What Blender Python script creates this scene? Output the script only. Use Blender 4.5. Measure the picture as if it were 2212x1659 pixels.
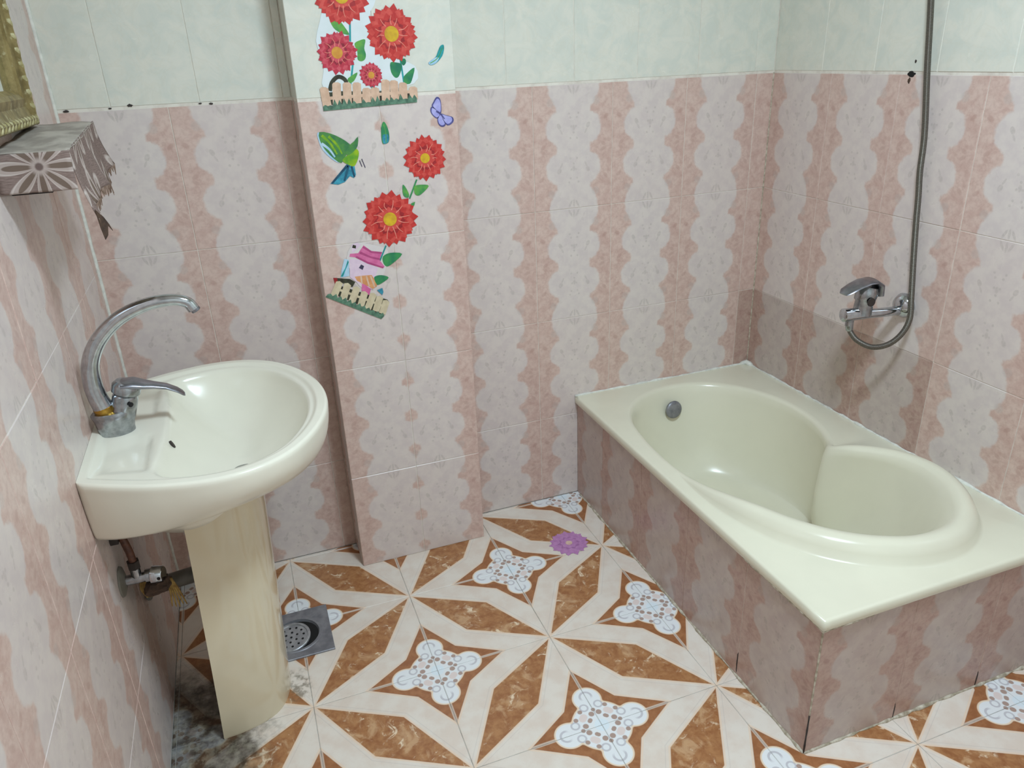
import bpy, bmesh, math, random
from mathutils import Vector, Matrix

random.seed(7)
for o in list(bpy.data.objects):
    bpy.data.objects.remove(o)
SC = bpy.context.scene
COL = SC.collection
T = 0.33                       # one floor tile in metres; layout numbers below are in tiles

# ------------------------------------------------------------------ camera
cam_d = bpy.data.cameras.new('camera')
cam = bpy.data.objects.new('camera', cam_d)
COL.objects.link(cam)
RT = Vector((0.937366, -0.346238, -0.038261))
UP = Vector((0.172398, 0.365657, 0.914644))
FW = Vector((0.302695, 0.863953, -0.402445))
cam.matrix_world = Matrix(((RT.x, UP.x, -FW.x, 0.10702 * T), (RT.y, UP.y, -FW.y, -4.69495 * T),
                           (RT.z, UP.z, -FW.z, 4.61497 * T), (0, 0, 0, 1)))
cam_d.sensor_width = 36.0
cam_d.lens = 36.0 * 1626.28 / 2212.0
cam_d.clip_start = 0.02
SC.camera = cam

# ------------------------------------------------------------------ world, lamp, exposure
W = bpy.data.worlds.new('world')
SC.world = W
W.use_nodes = True
W.node_tree.nodes['Background'].inputs[0].default_value = (0.8, 0.85, 0.9, 1)
W.node_tree.nodes['Background'].inputs[1].default_value = 0.05

LAMP = (2.15 * T, -2.9 * T, 7.62 * T)
ld = bpy.data.lights.new('ceiling_lamp_light', 'AREA')
ld.shape = 'DISK'
ld.size = 0.36
ld.energy = 36.5
ld.color = (0.70, 0.86, 0.98)
lo = bpy.data.objects.new('ceiling_lamp_light', ld)
lo.location = LAMP
COL.objects.link(lo)

SC.view_settings.view_transform = 'Standard'
SC.view_settings.look = 'None'
SC.view_settings.gamma = 1.0
SC.view_settings.use_curve_mapping = False
SC.view_settings.exposure = 0.13

# ------------------------------------------------------------------ node helpers
def lin(c):
    out = []
    for v in c[:3]:
        v = v / 255.0
        out.append(v / 12.92 if v <= 0.04045 else ((v + 0.055) / 1.055) ** 2.4)
    return (*out, 1.0)

class V:
    """a float socket with arithmetic"""
    def __init__(s, nb, sock): s.nb, s.s = nb, sock
    def __add__(a, b): return a.nb.m('ADD', a, b)
    def __radd__(a, b): return a.nb.m('ADD', b, a)
    def __sub__(a, b): return a.nb.m('SUBTRACT', a, b)
    def __rsub__(a, b): return a.nb.m('SUBTRACT', b, a)
    def __mul__(a, b): return a.nb.m('MULTIPLY', a, b)
    def __rmul__(a, b): return a.nb.m('MULTIPLY', b, a)
    def __truediv__(a, b): return a.nb.m('DIVIDE', a, b)
    def __gt__(a, b): return a.nb.m('GREATER_THAN', a, b)
    def __lt__(a, b): return a.nb.m('LESS_THAN', a, b)

class NB:
    def __init__(s, name, rough=0.4, metal=0.0, spec=0.5, coat=0.0):
        s.mat = bpy.data.materials.new(name)
        s.mat.use_nodes = True
        s.nt = s.mat.node_tree
        s.b = s.nt.nodes['Principled BSDF']
        s.b.inputs['Roughness'].default_value = rough
        s.b.inputs['Metallic'].default_value = metal
        s.b.inputs['Specular IOR Level'].default_value = spec
        s.b.inputs['Coat Weight'].default_value = coat
        s.b.inputs['Coat Roughness'].default_value = 0.08
    def link(s, a, b): s.nt.links.new(a, b)
    def put(s, inp, v):
        if isinstance(v, V): s.link(v.s, inp)
        elif hasattr(v, 'is_output'): s.link(v, inp)
        else: inp.default_value = v
    def m(s, op, a, b=0.0, c=None):
        n = s.nt.nodes.new('ShaderNodeMath')
        n.operation = op
        s.put(n.inputs[0], a); s.put(n.inputs[1], b)
        if c is not None: s.put(n.inputs[2], c)
        return V(s, n.outputs[0])
    def mx(s, a, b): return s.m('MAXIMUM', a, b)
    def mn(s, a, b): return s.m('MINIMUM', a, b)
    def ab(s, a): return s.m('ABSOLUTE', a)
    def step(s, v, lo, hi):
        n = s.nt.nodes.new('ShaderNodeMapRange')
        n.interpolation_type = 'SMOOTHSTEP'
        s.put(n.inputs[0], v); s.put(n.inputs[1], lo); s.put(n.inputs[2], hi)
        return V(s, n.outputs[0])
    def uv(s):
        n = s.nt.nodes.new('ShaderNodeUVMap')
        x = s.nt.nodes.new('ShaderNodeSeparateXYZ')
        s.link(n.outputs[0], x.inputs[0])
        return V(s, x.outputs[0]), V(s, x.outputs[1]), n.outputs[0]
    def pos(s):
        n = s.nt.nodes.new('ShaderNodeNewGeometry')
        x = s.nt.nodes.new('ShaderNodeSeparateXYZ')
        s.link(n.outputs['Position'], x.inputs[0])
        return V(s, x.outputs[0]), V(s, x.outputs[1]), V(s, x.outputs[2]), n.outputs['Position']
    def obj(s):
        n = s.nt.nodes.new('ShaderNodeTexCoord')
        return n.outputs['Object']
    def rnd(s):
        return V(s, s.nt.nodes.new('ShaderNodeObjectInfo').outputs['Random'])
    def noise(s, vec, scale, detail=3, rough=0.55, dist=0.0):
        n = s.nt.nodes.new('ShaderNodeTexNoise')
        if vec is not None: s.link(vec, n.inputs['Vector'])
        n.inputs['Scale'].default_value = scale
        n.inputs['Detail'].default_value = detail
        n.inputs['Roughness'].default_value = rough
        n.inputs['Distortion'].default_value = dist
        return V(s, n.outputs[0])
    def vec(s, x, y, z=0.0):
        n = s.nt.nodes.new('ShaderNodeCombineXYZ')
        s.put(n.inputs[0], x); s.put(n.inputs[1], y); s.put(n.inputs[2], z)
        return n.outputs[0]
    def mix(s, f, a, b, mode='MIX'):
        n = s.nt.nodes.new('ShaderNodeMix')
        n.data_type = 'RGBA'
        n.blend_type = mode
        s.put(n.inputs[0], f)
        s.put(n.inputs[6], lin(a) if isinstance(a, tuple) else a)
        s.put(n.inputs[7], lin(b) if isinstance(b, tuple) else b)
        return n.outputs[2]
    def color(s, c): s.put(s.b.inputs['Base Color'], lin(c) if isinstance(c, tuple) else c)
    def rough(s, v): s.put(s.b.inputs['Roughness'], v)
    def bump(s, h, dist=0.001, strength=0.5):
        n = s.nt.nodes.new('ShaderNodeBump')
        n.inputs['Distance'].default_value = dist
        n.inputs['Strength'].default_value = strength
        s.put(n.inputs['Height'], h)
        s.link(n.outputs[0], s.b.inputs['Normal'])

def plain(name, c, rough=0.45, metal=0.0, var=0.06, scale=40, spec=0.5, coat=0.0, c2=None):
    n = NB(name, rough, metal, spec, coat)
    d = c2 or tuple(max(0, v * (1 - var)) for v in c)
    n.color(n.mix(n.step(n.noise(n.obj(), scale, 3), 0.3, 0.7), c, d))
    return n.mat

TW, TH = 0.2665, 0.367          # pink wall tile in metres

def pink_material(name, cream, cream2, pink, pink2, dark):
    n = NB(name, 0.24, 0, 0.5)
    u, v, uvs = n.uv()
    X = (u - 0.5) * TW
    Y = v * TH
    P = n.vec(X, Y)
    w = n.noise(P, 42, 3)
    wob = (w - 0.5) * 0.016 + (n.noise(P, 120, 3) - 0.5) * 0.006
    AX_ = n.ab(X)
    AY_ = n.ab(Y - 0.5 * TH)
    def disc(cx, cy, r, soft=0.0045):
        dx = AX_ - cx; dy = AY_ - cy
        return n.step(n.m('SQRT', dx * dx + dy * dy) + wob, r + soft, r - soft)
    def ell(cx, cy, rx, ry, ang, soft=0.45, fold=True):
        c, s_ = math.cos(ang), math.sin(ang)
        dx = (AX_ if fold else X) - cx; dy = (AY_ if fold else Y) - cy
        if ang:
            p_ = (dx * c + dy * s_) * (1 / rx); q_ = (dy * c - dx * s_) * (1 / ry)
        else:
            p_ = dx * (1 / rx); q_ = dy * (1 / ry)
        return n.step(p_ * p_ + q_ * q_, 1 + soft, 1 - soft)
    PY_ = 0.163 * TH
    med = n.step(AX_ + wob, 0.060, 0.052)
    med = n.mx(med, disc(0.044, PY_, 0.0485))
    med = n.mx(med, disc(0, 0.5 * TH, 0.084))
    # marbled stripe between the medallions
    blot = n.step(n.noise(P, 30, 4, 0.6, 0.6), 0.35, 0.68)
    fine = n.step(n.noise(P, 95, 3, 0.65), 0.40, 0.72)
    c_pink = n.mix(blot, pink, pink2)
    c_pink = n.mix(fine * 0.35, c_pink, dark)
    spots = ell(0.110, 0.24 * TH, 0.010, 0.0055, 0.7, 0.7)
    spots = n.mx(spots, ell(0.102, 0.02 * TH, 0.010, 0.0055, -0.6, 0.7))
    c_pink = n.mix(spots * 0.40, c_pink, dark)
    # pale medallions with faint grey tulips
    c_med = n.mix(n.step(n.noise(P, 26, 3, 0.6), 0.35, 0.65), cream, cream2)
    mot = ell(0.049, PY_ + 0.006, 0.0062, 0.009, -0.5)
    mot = n.mx(mot, ell(0.042, PY_ - 0.010, 0.0028, 0.009, -0.5))
    mot = n.mx(mot, ell(0, PY_, 0.0048, 0.0085, 0))
    for (mx_, my_) in ((.008, .004), (0, -.014), (.011, .030), (.016, .042), (.011, -.030)):
        mot = n.mx(mot, ell(mx_, PY_ + my_, 0.0034, 0.0034, 0))
    mot = n.mx(mot, n.mx(ell(0, 0.455 * TH, 0.0035, 0.013, 0), ell(0.012, 0.46 * TH, 0.0035, 0.013, -0.5)))
    side = ell(0.076, 0.365 * TH, 0.012, 0.012, 0, 0.6)
    grain = n.step(n.noise(P, 150, 2), 0.3, 0.75)
    grey = tuple(int(v_ * 0.86) for v_ in cream)
    c_med = n.mix(mot * (0.35 + grain * 0.4), c_med, grey)
    col = n.mix(med, c_pink, c_med)
    col = n.mix(side * 0.35, col, grey)
    tone = n.rnd() * 0.10
    col = n.mix(tone, col, pink2)
    n.color(col)
    px, py, pz, p3 = n.pos()
    n.rough(0.22 + n.noise(p3, 14, 3) * 0.14)
    n.bump(n.noise(p3, 7, 1), 0.0008, 0.15)
    return n.mat

M = {}
M['pink'] = pink_material('pink_tile', (220, 209, 202), (212, 200, 196), (216, 191, 179), (202, 171, 160), (178, 142, 131))
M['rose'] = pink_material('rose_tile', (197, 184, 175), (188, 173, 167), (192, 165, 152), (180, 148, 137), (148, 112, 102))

def upper_material():
    n = NB('ivory_tile', 0.22, 0, 0.5)
    u, v, uvs = n.uv()
    px, py, pz, p3 = n.pos()
    a = n.noise(n.vec(u * 0.21 + n.rnd() * 3.0, v * 0.32), 16, 5, 0.6, 0.8)
    ve = n.ab(n.noise(n.vec(u * 0.21 + n.rnd() * 3.0, v * 0.32 + 5.0), 13, 4, 0.6, 1.2) - 0.5)
    col = n.mix(n.step(a, 0.32, 0.68), (213, 216, 205), (226, 224, 211))
    col = n.mix(n.step(ve, 0.05, 0.0) * 0.16, col, (212, 206, 186))
    n.color(col)
    n.rough(0.18 + n.noise(p3, 12, 3) * 0.14)
    n.bump(n.noise(p3, 8, 2), 0.0012, 0.25)
    return n.mat
M['ivory'] = upper_material()

def floor_material():
    n = NB('floor_tile', 0.26, 0, 0.5)
    u, v, uvs = n.uv()
    px, py, pz, p3 = n.pos()
    a = n.mx(u, v); b = n.mn(u, v)
    # fold across the other diagonal as well
    a2 = n.mn(a, 1.0 - b); b2 = n.mn(b, 1.0 - a)
    g_in = b2 - a2 * 0.56                      # > 0 inside the brown lozenge
    g_out = b2 - (a2 - 0.43) * 0.60            # < 0 inside the brown corner
    loz = n.step(g_in, 0.006, 0.012)
    cor = n.step(g_out, 0.004, -0.004)
    edge = n.mx(n.step(n.ab(g_in - 0.002), 0.012, 0.006), n.step(n.ab(g_out - 0.010), 0.012, 0.006))
    thin = n.step(n.ab(g_in + 0.034), 0.005, 0.002)
    Q = n.vec(px, py)
    # cream band
    cream = n.mix(n.step(n.noise(Q, 18, 4), 0.35, 0.65), (230, 220, 208), (224, 209, 195))
    cream = n.mix(n.step(n.noise(Q, 140, 2), 0.6, 0.8) * 0.25, cream, (200, 185, 168))
    # marbled brown
    m1 = n.noise(Q, 19, 6, 0.62, 0.7)
    m2 = n.noise(Q, 42, 5, 0.65, 0.4)
    brown = n.mix(n.step(m2, 0.3, 0.7), (150, 96, 58), (178, 128, 84))
    brown = n.mix(n.step(m1, 0.50, 0.66) * 0.7, brown, (208, 170, 130))
    m3 = n.noise(Q, 24, 6, 0.68, 1.2)
    brown = n.mix(n.step(m3, 0.57, 0.66) * n.step(m1, 0.40, 0.55) * 0.9, brown, (238, 216, 186))
    brown2 = n.mix(n.step(m2, 0.35, 0.68), (150, 96, 60), (170, 116, 76))
    col = n.mix(loz, cream, brown)
    col = n.mix(edge * 0.55, col, (235, 205, 175))
    col = n.mix(thin * 0.22, col, (175, 168, 165))
    col = n.mix(cor, col, brown2)
    # pale bar along the joint, from flower to star
    p = 1.0 - a; w = b                          # offsets from the flower corner
    lo_ = n.mn(p, w); hi_ = n.mx(p, w)
    bar = n.step(lo_, 0.016, 0.010) * cor
    col = n.mix(bar * 0.8, col, (214, 196, 180))
    # white quatrefoil
    def dist(cx, cy):
        dx = hi_ - cx; dy = lo_ - cy
        return n.m('SQRT', dx * dx + dy * dy)
    r0 = n.m('SQRT', p * p + w * w)
    d = n.m('SMOOTH_MIN', dist(0.262, 0.0) - 0.104, r0 - 0.215, 0.035)
    col = n.mix(n.step(d, 0.016, 0.008), col, (236, 214, 188))
    col = n.mix(n.step(d, 0.003, -0.003), col, (233, 235, 236))
    ring = n.step(n.ab(dist(0.285, 0.0) - 0.046), 0.011, 0.006) * n.step(hi_, 0.25, 0.29)
    ring = n.mx(ring, n.step(n.ab(dist(0.190, 0.060) - 0.030), 0.009, 0.005))
    col = n.mix(ring * 0.5, col, (158, 150, 160))
    dots = n.step(dist(0.118, 0.030), 0.026, 0.019)
    dots = n.mx(dots, n.step(dist(0.165, 0.105), 0.022, 0.015))
    dots = n.mx(dots, n.step(dist(0.070, 0.062), 0.020, 0.014))
    dots = n.mx(dots, n.step(dist(0.152, 0.0), 0.020, 0.014))
    col = n.mix(dots * 0.8, col, (156, 116, 94))
    col = n.mix(n.step(r0, 0.062, 0.05), col, (226, 236, 242))
    d2 = n.step(dist(0.112, 0.098), 0.034, 0.024)
    col = n.mix(d2 * 0.6, col, (225, 196, 184))
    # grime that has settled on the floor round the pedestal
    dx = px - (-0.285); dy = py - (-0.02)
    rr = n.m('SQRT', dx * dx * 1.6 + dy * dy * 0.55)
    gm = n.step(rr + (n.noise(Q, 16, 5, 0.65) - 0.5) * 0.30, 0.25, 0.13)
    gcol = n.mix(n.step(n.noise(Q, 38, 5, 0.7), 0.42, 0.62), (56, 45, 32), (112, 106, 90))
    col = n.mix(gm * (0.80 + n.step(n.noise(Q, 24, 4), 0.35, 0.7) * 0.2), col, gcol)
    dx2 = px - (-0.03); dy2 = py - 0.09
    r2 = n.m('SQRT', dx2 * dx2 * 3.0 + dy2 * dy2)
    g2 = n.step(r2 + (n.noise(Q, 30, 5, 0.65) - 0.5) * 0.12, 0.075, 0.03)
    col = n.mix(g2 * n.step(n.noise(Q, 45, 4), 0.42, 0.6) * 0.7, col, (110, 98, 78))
    n.color(col)
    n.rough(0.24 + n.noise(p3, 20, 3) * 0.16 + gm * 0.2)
    n.bump(n.noise(p3, 30, 3), 0.0006, 0.3)
    return n.mat
M['floor'] = floor_material()

def grout_material(name, c, c2):
    n = NB(name, 0.85)
    px, py, pz, p3 = n.pos()
    n.color(n.mix(n.step(n.noise(p3, 22, 5, 0.65), 0.4, 0.7), c, c2))
    n.bump(n.noise(p3, 160, 2), 0.0006, 0.4)
    return n.mat
M['grout'] = grout_material('pale_grout', (232, 226, 214), (212, 202, 190))
M['grout_up'] = grout_material('grey_grout', (190, 194, 186), (168, 172, 164))
M['grout_floor'] = grout_material('floor_grout', (182, 178, 172), (132, 128, 120))
M['plaster'] = grout_material('white_plaster', (228, 226, 220), (220, 217, 209))
M['caulk'] = plain('white_caulk', (232, 232, 222), 0.5, var=0.10, scale=60)
M['caulk_dirty'] = plain('dirty_caulk', (208, 200, 182), 0.7, scale=70, c2=(150, 138, 116))
M['tub'] = plain('cream_acrylic', (229, 225, 203), 0.24, var=0.02, scale=6, coat=0.12)
M['ceramic'] = plain('cream_ceramic', (238, 234, 217), 0.20, var=0.02, scale=6, coat=0.0)
M['ceramic2'] = plain('pedestal_ceramic', (221, 209, 180), 0.14, var=0.03, scale=6, coat=0.4)
M['chrome'] = plain('worn_chrome', (176, 180, 184), 0.20, 1.0, scale=90, c2=(148, 152, 156))
M['chrome_bright'] = plain('bright_chrome', (200, 205, 210), 0.12, 1.0, scale=60, c2=(180, 184, 190))
M['satin'] = plain('satin_metal', (158, 158, 166), 0.32, 1.0, scale=50, c2=(136, 138, 146))
M['brass'] = plain('brass', (190, 150, 70), 0.32, 1.0, scale=80, c2=(150, 116, 52))
M['steel'] = plain('stained_steel', (150, 150, 154), 0.42, 0.45, scale=30, c2=(120, 120, 126))
M['grate'] = plain('grate_metal', (186, 188, 190), 0.3, 0.55, scale=60, c2=(158, 160, 164))
M['black'] = plain('black_void', (14, 13, 12), 0.8)
M['dark'] = plain('dark_iron', (52, 44, 40), 0.6, scale=60)
M['hose_red'] = plain('braided_hose', (104, 66, 48), 0.5, scale=120, c2=(74, 44, 32))
M['pvc'] = plain('grey_pvc', (138, 136, 128), 0.5, scale=18, c2=(112, 108, 98))
M['fibre'] = plain('hemp_fibre', (170, 140, 80), 0.9, scale=90, c2=(128, 98, 48))
M['rust'] = plain('dark_sealing_tape', (82, 62, 48), 0.9, scale=80, c2=(56, 42, 34))

def hose_material():
    n = NB('steel_hose', 0.34, 0.85)
    u, v, uvs = n.uv()
    s = n.m('SINE', v * 1900.0)
    n.color(n.mix(n.step(s, -0.6, 0.8), (96, 92, 86), (136, 132, 124)))
    n.bump(s, 0.0008, 0.6)
    return n.mat
M['hose'] = hose_material()

def gilt_material():
    n = NB('old_gilt', 0.46, 0.15)
    o = n.obj()
    f = n.step(n.noise(o, 26, 5, 0.65), 0.35, 0.68)
    c = n.mix(f, (150, 132, 84), (108, 92, 50))
    c = n.mix(n.step(n.noise(o, 70, 4), 0.55, 0.7) * 0.6, c, (186, 178, 140))
    n.color(c)
    n.bump(n.noise(o, 90, 3), 0.001, 0.5)
    return n.mat
M['gilt'] = gilt_material()
M['gilt_lt'] = plain('gilt_highlight', (206, 198, 156), 0.45, 0.1, scale=60, c2=(150, 138, 86))
M['mirror'] = plain('mirror_glass', (226, 232, 228), 0.03, 1.0, var=0.01)

def cloth_material():
    n = NB('leaf_print_cloth', 0.85)
    u, v, uvs = n.uv()                         # metres on the cloth
    PER = 0.150
    fu = n.m('FRACT', u / PER + 0.5) - 0.5
    fv = n.m('FRACT', v / PER + 0.5) - 0.5
    r = n.m('SQRT', fu * fu + fv * fv)
    th = n.m('ARCTAN2', fv, fu)
    pet = n.ab(n.m('COSINE', th * 4.0))
    lim = pet * 0.48 + 0.05
    inside = n.step(r - lim, 0.012, -0.012)
    core = n.step(r - (pet - 0.62) * 0.95 - 0.02, 0.012, -0.012) * n.step(r, 0.06, 0.12)
    rim = n.step(n.ab(r - lim + 0.05), 0.035, 0.012)
    wv = n.noise(n.vec(u * 6.0, v * 60.0), 12, 3)
    base = n.mix(n.step(wv, 0.35, 0.65), (116, 97, 90), (142, 122, 114))
    c = n.mix(inside, base, (172, 156, 148))
    c = n.mix(core, c, (112, 94, 82))
    c = n.mix(rim * 0.6, c, (204, 192, 184))
    c = n.mix(n.step(r, 0.055, 0.03), c, (108, 90, 84))
    n.color(c)
    n.bump(wv, 0.001, 0.3)
    return n.mat
M['cloth'] = cloth_material()
def cloth_top_material():
    n = NB('faded_cloth', 0.85)
    o = n.obj()
    n.color(n.mix(n.step(n.noise(o, 24, 4), 0.35, 0.65), (182, 172, 160), (152, 142, 132)))
    n.bump(n.noise(o, 60, 3), 0.001, 0.4)
    return n.mat
M['cloth_top'] = cloth_top_material()
M['lace'] = plain('brown_lace', (150, 128, 114), 0.9, scale=90, c2=(110, 84, 66))
M['board'] = plain('shelf_board', (200, 190, 170), 0.5)

# sticker inks
def ink(name, c, c2, scale=60):
    return plain(name, c, 0.42, 0, scale=scale, c2=c2, spec=0.35)
M['red'] = ink('red_ink', (206, 62, 56), (186, 48, 46), 70)
M['red2'] = ink('deep_red_ink', (172, 44, 48), (150, 38, 42), 70)
M['red3'] = ink('coral_ink', (218, 88, 78), (202, 66, 60), 70)
M['crim'] = ink('crimson_ink', (200, 60, 80), (182, 48, 66), 70)
M['crim2'] = ink('deep_crimson_ink', (160, 44, 62), (140, 38, 52), 70)
M['crim3'] = ink('rose_ink', (214, 92, 104), (198, 70, 84), 70)
M['peach'] = ink('peach_ink', (240, 152, 134), (228, 128, 110))
M['gold'] = ink('gold_ink', (224, 186, 40), (198, 150, 44), 50)
M['amber'] = ink('amber_ink', (222, 164, 66), (206, 140, 56), 50)
M['green'] = ink('leaf_ink', (112, 176, 70), (50, 136, 84), 28)
M['green2'] = ink('deep_leaf_ink', (66, 150, 84), (34, 116, 88), 28)
M['teal'] = ink('teal_ink', (38, 130, 120), (48, 164, 172), 40)
M['bluepale'] = ink('pale_blue_ink', (150, 196, 226), (192, 216, 230), 40)
M['blue'] = ink('blue_ink', (70, 166, 190), (30, 96, 122), 40)
M['lime'] = ink('lime_ink', (158, 190, 30), (90, 156, 46), 40)
M['birdgreen'] = ink('bird_green_ink', (50, 112, 76), (88, 148, 70), 36)
M['navy'] = ink('navy_ink', (26, 66, 92), (36, 96, 120), 40)
M['lilac'] = ink('lilac_ink', (150, 150, 216), (186, 184, 232), 40)
M['indigo'] = ink('indigo_ink', (72, 70, 122), (96, 96, 156), 40)
M['picket'] = ink('picket_ink', (226, 192, 166), (208, 172, 146), 50)
M['picket2'] = ink('pale_picket_ink', (218, 204, 172), (200, 184, 152), 50)
M['turf'] = ink('turf_ink', (104, 142, 118), (72, 104, 86), 90)
M['shade'] = ink('dark_gap_ink', (44, 38, 30), (64, 68, 52), 70)
M['roofpink'] = ink('pink_roof_ink', (222, 120, 166), (206, 96, 148), 50)
M['roofdark'] = ink('dark_pink_ink', (186, 80, 130), (170, 70, 120), 50)
M['housew'] = ink('pale_pink_ink', (230, 208, 222), (220, 196, 214), 50)
M['awning'] = ink('orange_ink', (228, 168, 116), (208, 140, 90), 40)
M['winink'] = ink('slate_ink', (76, 70, 96), (58, 54, 78), 40)
M['backing'] = ink('white_backing', (226, 233, 236), (218, 228, 228), 20)
M['backing2'] = ink('pale_backing', (222, 214, 210), (216, 208, 206), 20)
M['violet'] = ink('violet_ink', (196, 142, 190), (180, 124, 176), 60)
M['violet2'] = ink('deep_violet_ink', (174, 118, 170), (160, 106, 158), 60)
M['cream'] = ink('cream_ink', (226, 196, 178), (210, 176, 160), 60)

# ------------------------------------------------------------------ mesh helpers
def link(o, parent=None):
    COL.objects.link(o)
    if parent is not None:
        o.parent = parent
    return o

def tag(o, label, cat, group=None):
    o['label'] = label
    o['category'] = cat
    if group: o['group'] = group
    return o

def empty(name, loc, label=None, cat=None, group=None):
    o = bpy.data.objects.new(name, None)
    o.empty_display_size = 0.05
    o.location = loc
    COL.objects.link(o)
    if label: tag(o, label, cat, group)
    return o

def mesh_obj(name, verts, faces, mat, parent=None, smooth=False, uvs=None, mats=None, fmat=None, angle=None):
    """verts in world metres; when parented to an Empty or mesh without rotation, made local to it"""
    off = Vector((0, 0, 0))
    if parent is not None:
        q = parent
        while q is not None:
            off += q.location
            q = q.parent
    me = bpy.data.meshes.new(name)
    me.from_pydata([tuple(Vector(v) - off) for v in verts], [], faces)
    for mm in (mats or [mat]):
        me.materials.append(mm)
    if fmat:
        for p, k in zip(me.polygons, fmat): p.material_index = k
    if uvs:
        ul = me.uv_layers.new(name='UVMap')
        for lp in me.loops:
            ul.data[lp.index].uv = uvs[lp.vertex_index]
    bm = bmesh.new(); bm.from_mesh(me)
    bmesh.ops.recalc_face_normals(bm, faces=bm.faces)
    bm.to_mesh(me); bm.free()
    if smooth:
        for p in me.polygons: p.use_smooth = True
        if angle:
            try: me.set_sharp_from_angle(angle=math.radians(angle))
            except Exception: pass
    o = bpy.data.objects.new(name, me)
    return link(o, parent)

def t3(p): return (p[0] * T, p[1] * T, p[2] * T)

def loft(loops, close=True, cap0=False, cap1=False):
    """list of equal-length vertex loops -> verts, faces"""
    vs, fs = [], []
    n = len(loops[0])
    for L in loops: vs += [tuple(p) for p in L]
    for i in range(len(loops) - 1):
        for j in range(n if close else n - 1):
            k = (j + 1) % n
            fs.append((i * n + j, i * n + k, (i + 1) * n + k, (i + 1) * n + j))
    if cap0: fs.append(tuple(reversed(range(n))))
    if cap1: fs.append(tuple(range((len(loops) - 1) * n, len(loops) * n)))
    return vs, fs

def catmull(pts, sub, closed=False):
    out = []
    n = len(pts)
    rng = n if closed else n - 1
    for i in range(rng):
        g = lambda k: Vector(pts[k % n]) if closed else Vector(pts[max(0, min(n - 1, k))])
        p0, p1, p2, p3 = g(i - 1), g(i), g(i + 1), g(i + 2)
        for s in range(sub):
            t = s / sub
            out.append(0.5 * ((2 * p1) + (-p0 + p2) * t + (2 * p0 - 5 * p1 + 4 * p2 - p3) * t * t
                              + (-p0 + 3 * p1 - 3 * p2 + p3) * t * t * t))
    if not closed: out.append(Vector(pts[-1]))
    return out

def tube(path, rad, seg=12, flat=None):
    """path of Vectors, rad a number or list; returns verts, faces, uvs (v runs along the path in metres)"""
    n = len(path)
    path = [Vector(p) for p in path]
    R = rad if isinstance(rad, (list, tuple)) else [rad] * n
    tan = [(path[min(n - 1, i + 1)] - path[max(0, i - 1)]).normalized() for i in range(n)]
    nrm = tan[0].orthogonal().normalized()
    loops, uvs, L = [], [], 0.0
    for i in range(n):
        nrm = (nrm - tan[i] * nrm.dot(tan[i])).normalized()
        bi = tan[i].cross(nrm)
        if i: L += (path[i] - path[i - 1]).length
        loops.append([path[i] + (nrm * math.cos(a) + bi * math.sin(a)) * R[i]
                      for a in [2 * math.pi * k / seg for k in range(seg)]])
        uvs += [(k / seg, L) for k in range(seg)]
    vs, fs = loft(loops, True, True, True)
    return vs, fs, uvs

def cyl(p0, p1, r0, r1=None, seg=24, bevel=0.0):
    p0, p1 = Vector(p0), Vector(p1)
    r1 = r0 if r1 is None else r1
    if bevel:
        d = (p1 - p0).normalized() * bevel
        return tube([p0, p0 + d * 0.001, p0 + d, p1 - d, p1 - d * 0.001, p1],
                    [r0 - bevel, r0 - bevel, r0, r1, r1 - bevel, r1 - bevel], seg)[:2]
    return tube([p0, p1], [r0, r1], seg)[:2]

def join(*parts):
    vs, fs = [], []
    for v, f in parts:
        b = len(vs)
        vs += list(v); fs += [tuple(i + b for i in q) for q in f]
    return vs, fs

def boxvf(x0, x1, y0, y1, z0, z1):
    v = [(x, y, z) for z in (z0, z1) for y in (y0, y1) for x in (x0, x1)]
    return v, [(0, 2, 3, 1), (4, 5, 7, 6), (0, 1, 5, 4), (2, 6, 7, 3), (0, 4, 6, 2), (1, 3, 7, 5)]

# ------------------------------------------------------------------ room geometry (in tiles)
XL, XR, YB, YF = -1.034, 5.378, 2.04, -6.2
ZC = 7.9
PX0, PX1, PY = 0.678, 1.944, 1.623
H0 = 4.333
ROWS = [0.0, 0.998, 2.097, 3.210, H0]
UP0 = 4.352
UPR = [UP0, UP0 + 0.99, UP0 + 1.98, UP0 + 2.97, ZC]
GAP = 0.0016
THK = 0.007
REC = 0.0016                    # joints lie this far behind the tile faces

def structure(name, vf, mat, location=(0, 0, 0)):
    vs, fs = vf
    L = Vector(location)
    me = bpy.data.meshes.new(name)
    me.from_pydata([tuple(Vector(v) - L) for v in vs], [], fs)
    me.materials.append(mat)
    bm = bmesh.new(); bm.from_mesh(me)
    bmesh.ops.recalc_face_normals(bm, faces=bm.faces); bm.to_mesh(me); bm.free()
    o = bpy.data.objects.new(name, me)
    o.location = L
    o['kind'] = 'structure'
    return link(o)

_tiles = {}
def tile_mesh(w, h, uv, mat, gap=GAP):
    key = (round(w, 4), round(h, 4), tuple(round(k, 3) for k in uv), mat.name)
    if key in _tiles: return _tiles[key]
    g, bv = gap / 2, 0.0011
    lo = [(g, g, -THK), (w - g, g, -THK), (w - g, h - g, -THK), (g, h - g, -THK)]
    md = [(x, y, -bv) for x, y, z in lo]
    k = g + bv
    tp = [(k, k, 0), (w - k, k, 0), (w - k, h - k, 0), (k, h - k, 0)]
    vs, fs = loft([lo, md, tp], True, False, True)
    me = bpy.data.meshes.new('tile')
    me.from_pydata(vs, [], fs)
    me.materials.append(mat)
    ul = me.uv_layers.new(name='UVMap')
    u0, v0, u1, v1 = uv
    for lp in me.loops:
        c = me.vertices[lp.vertex_index].co
        ul.data[lp.index].uv = (u0 + (u1 - u0) * c.x / w, v0 + (v1 - v0) * c.y / h)
    _tiles[key] = me
    return me

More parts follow.
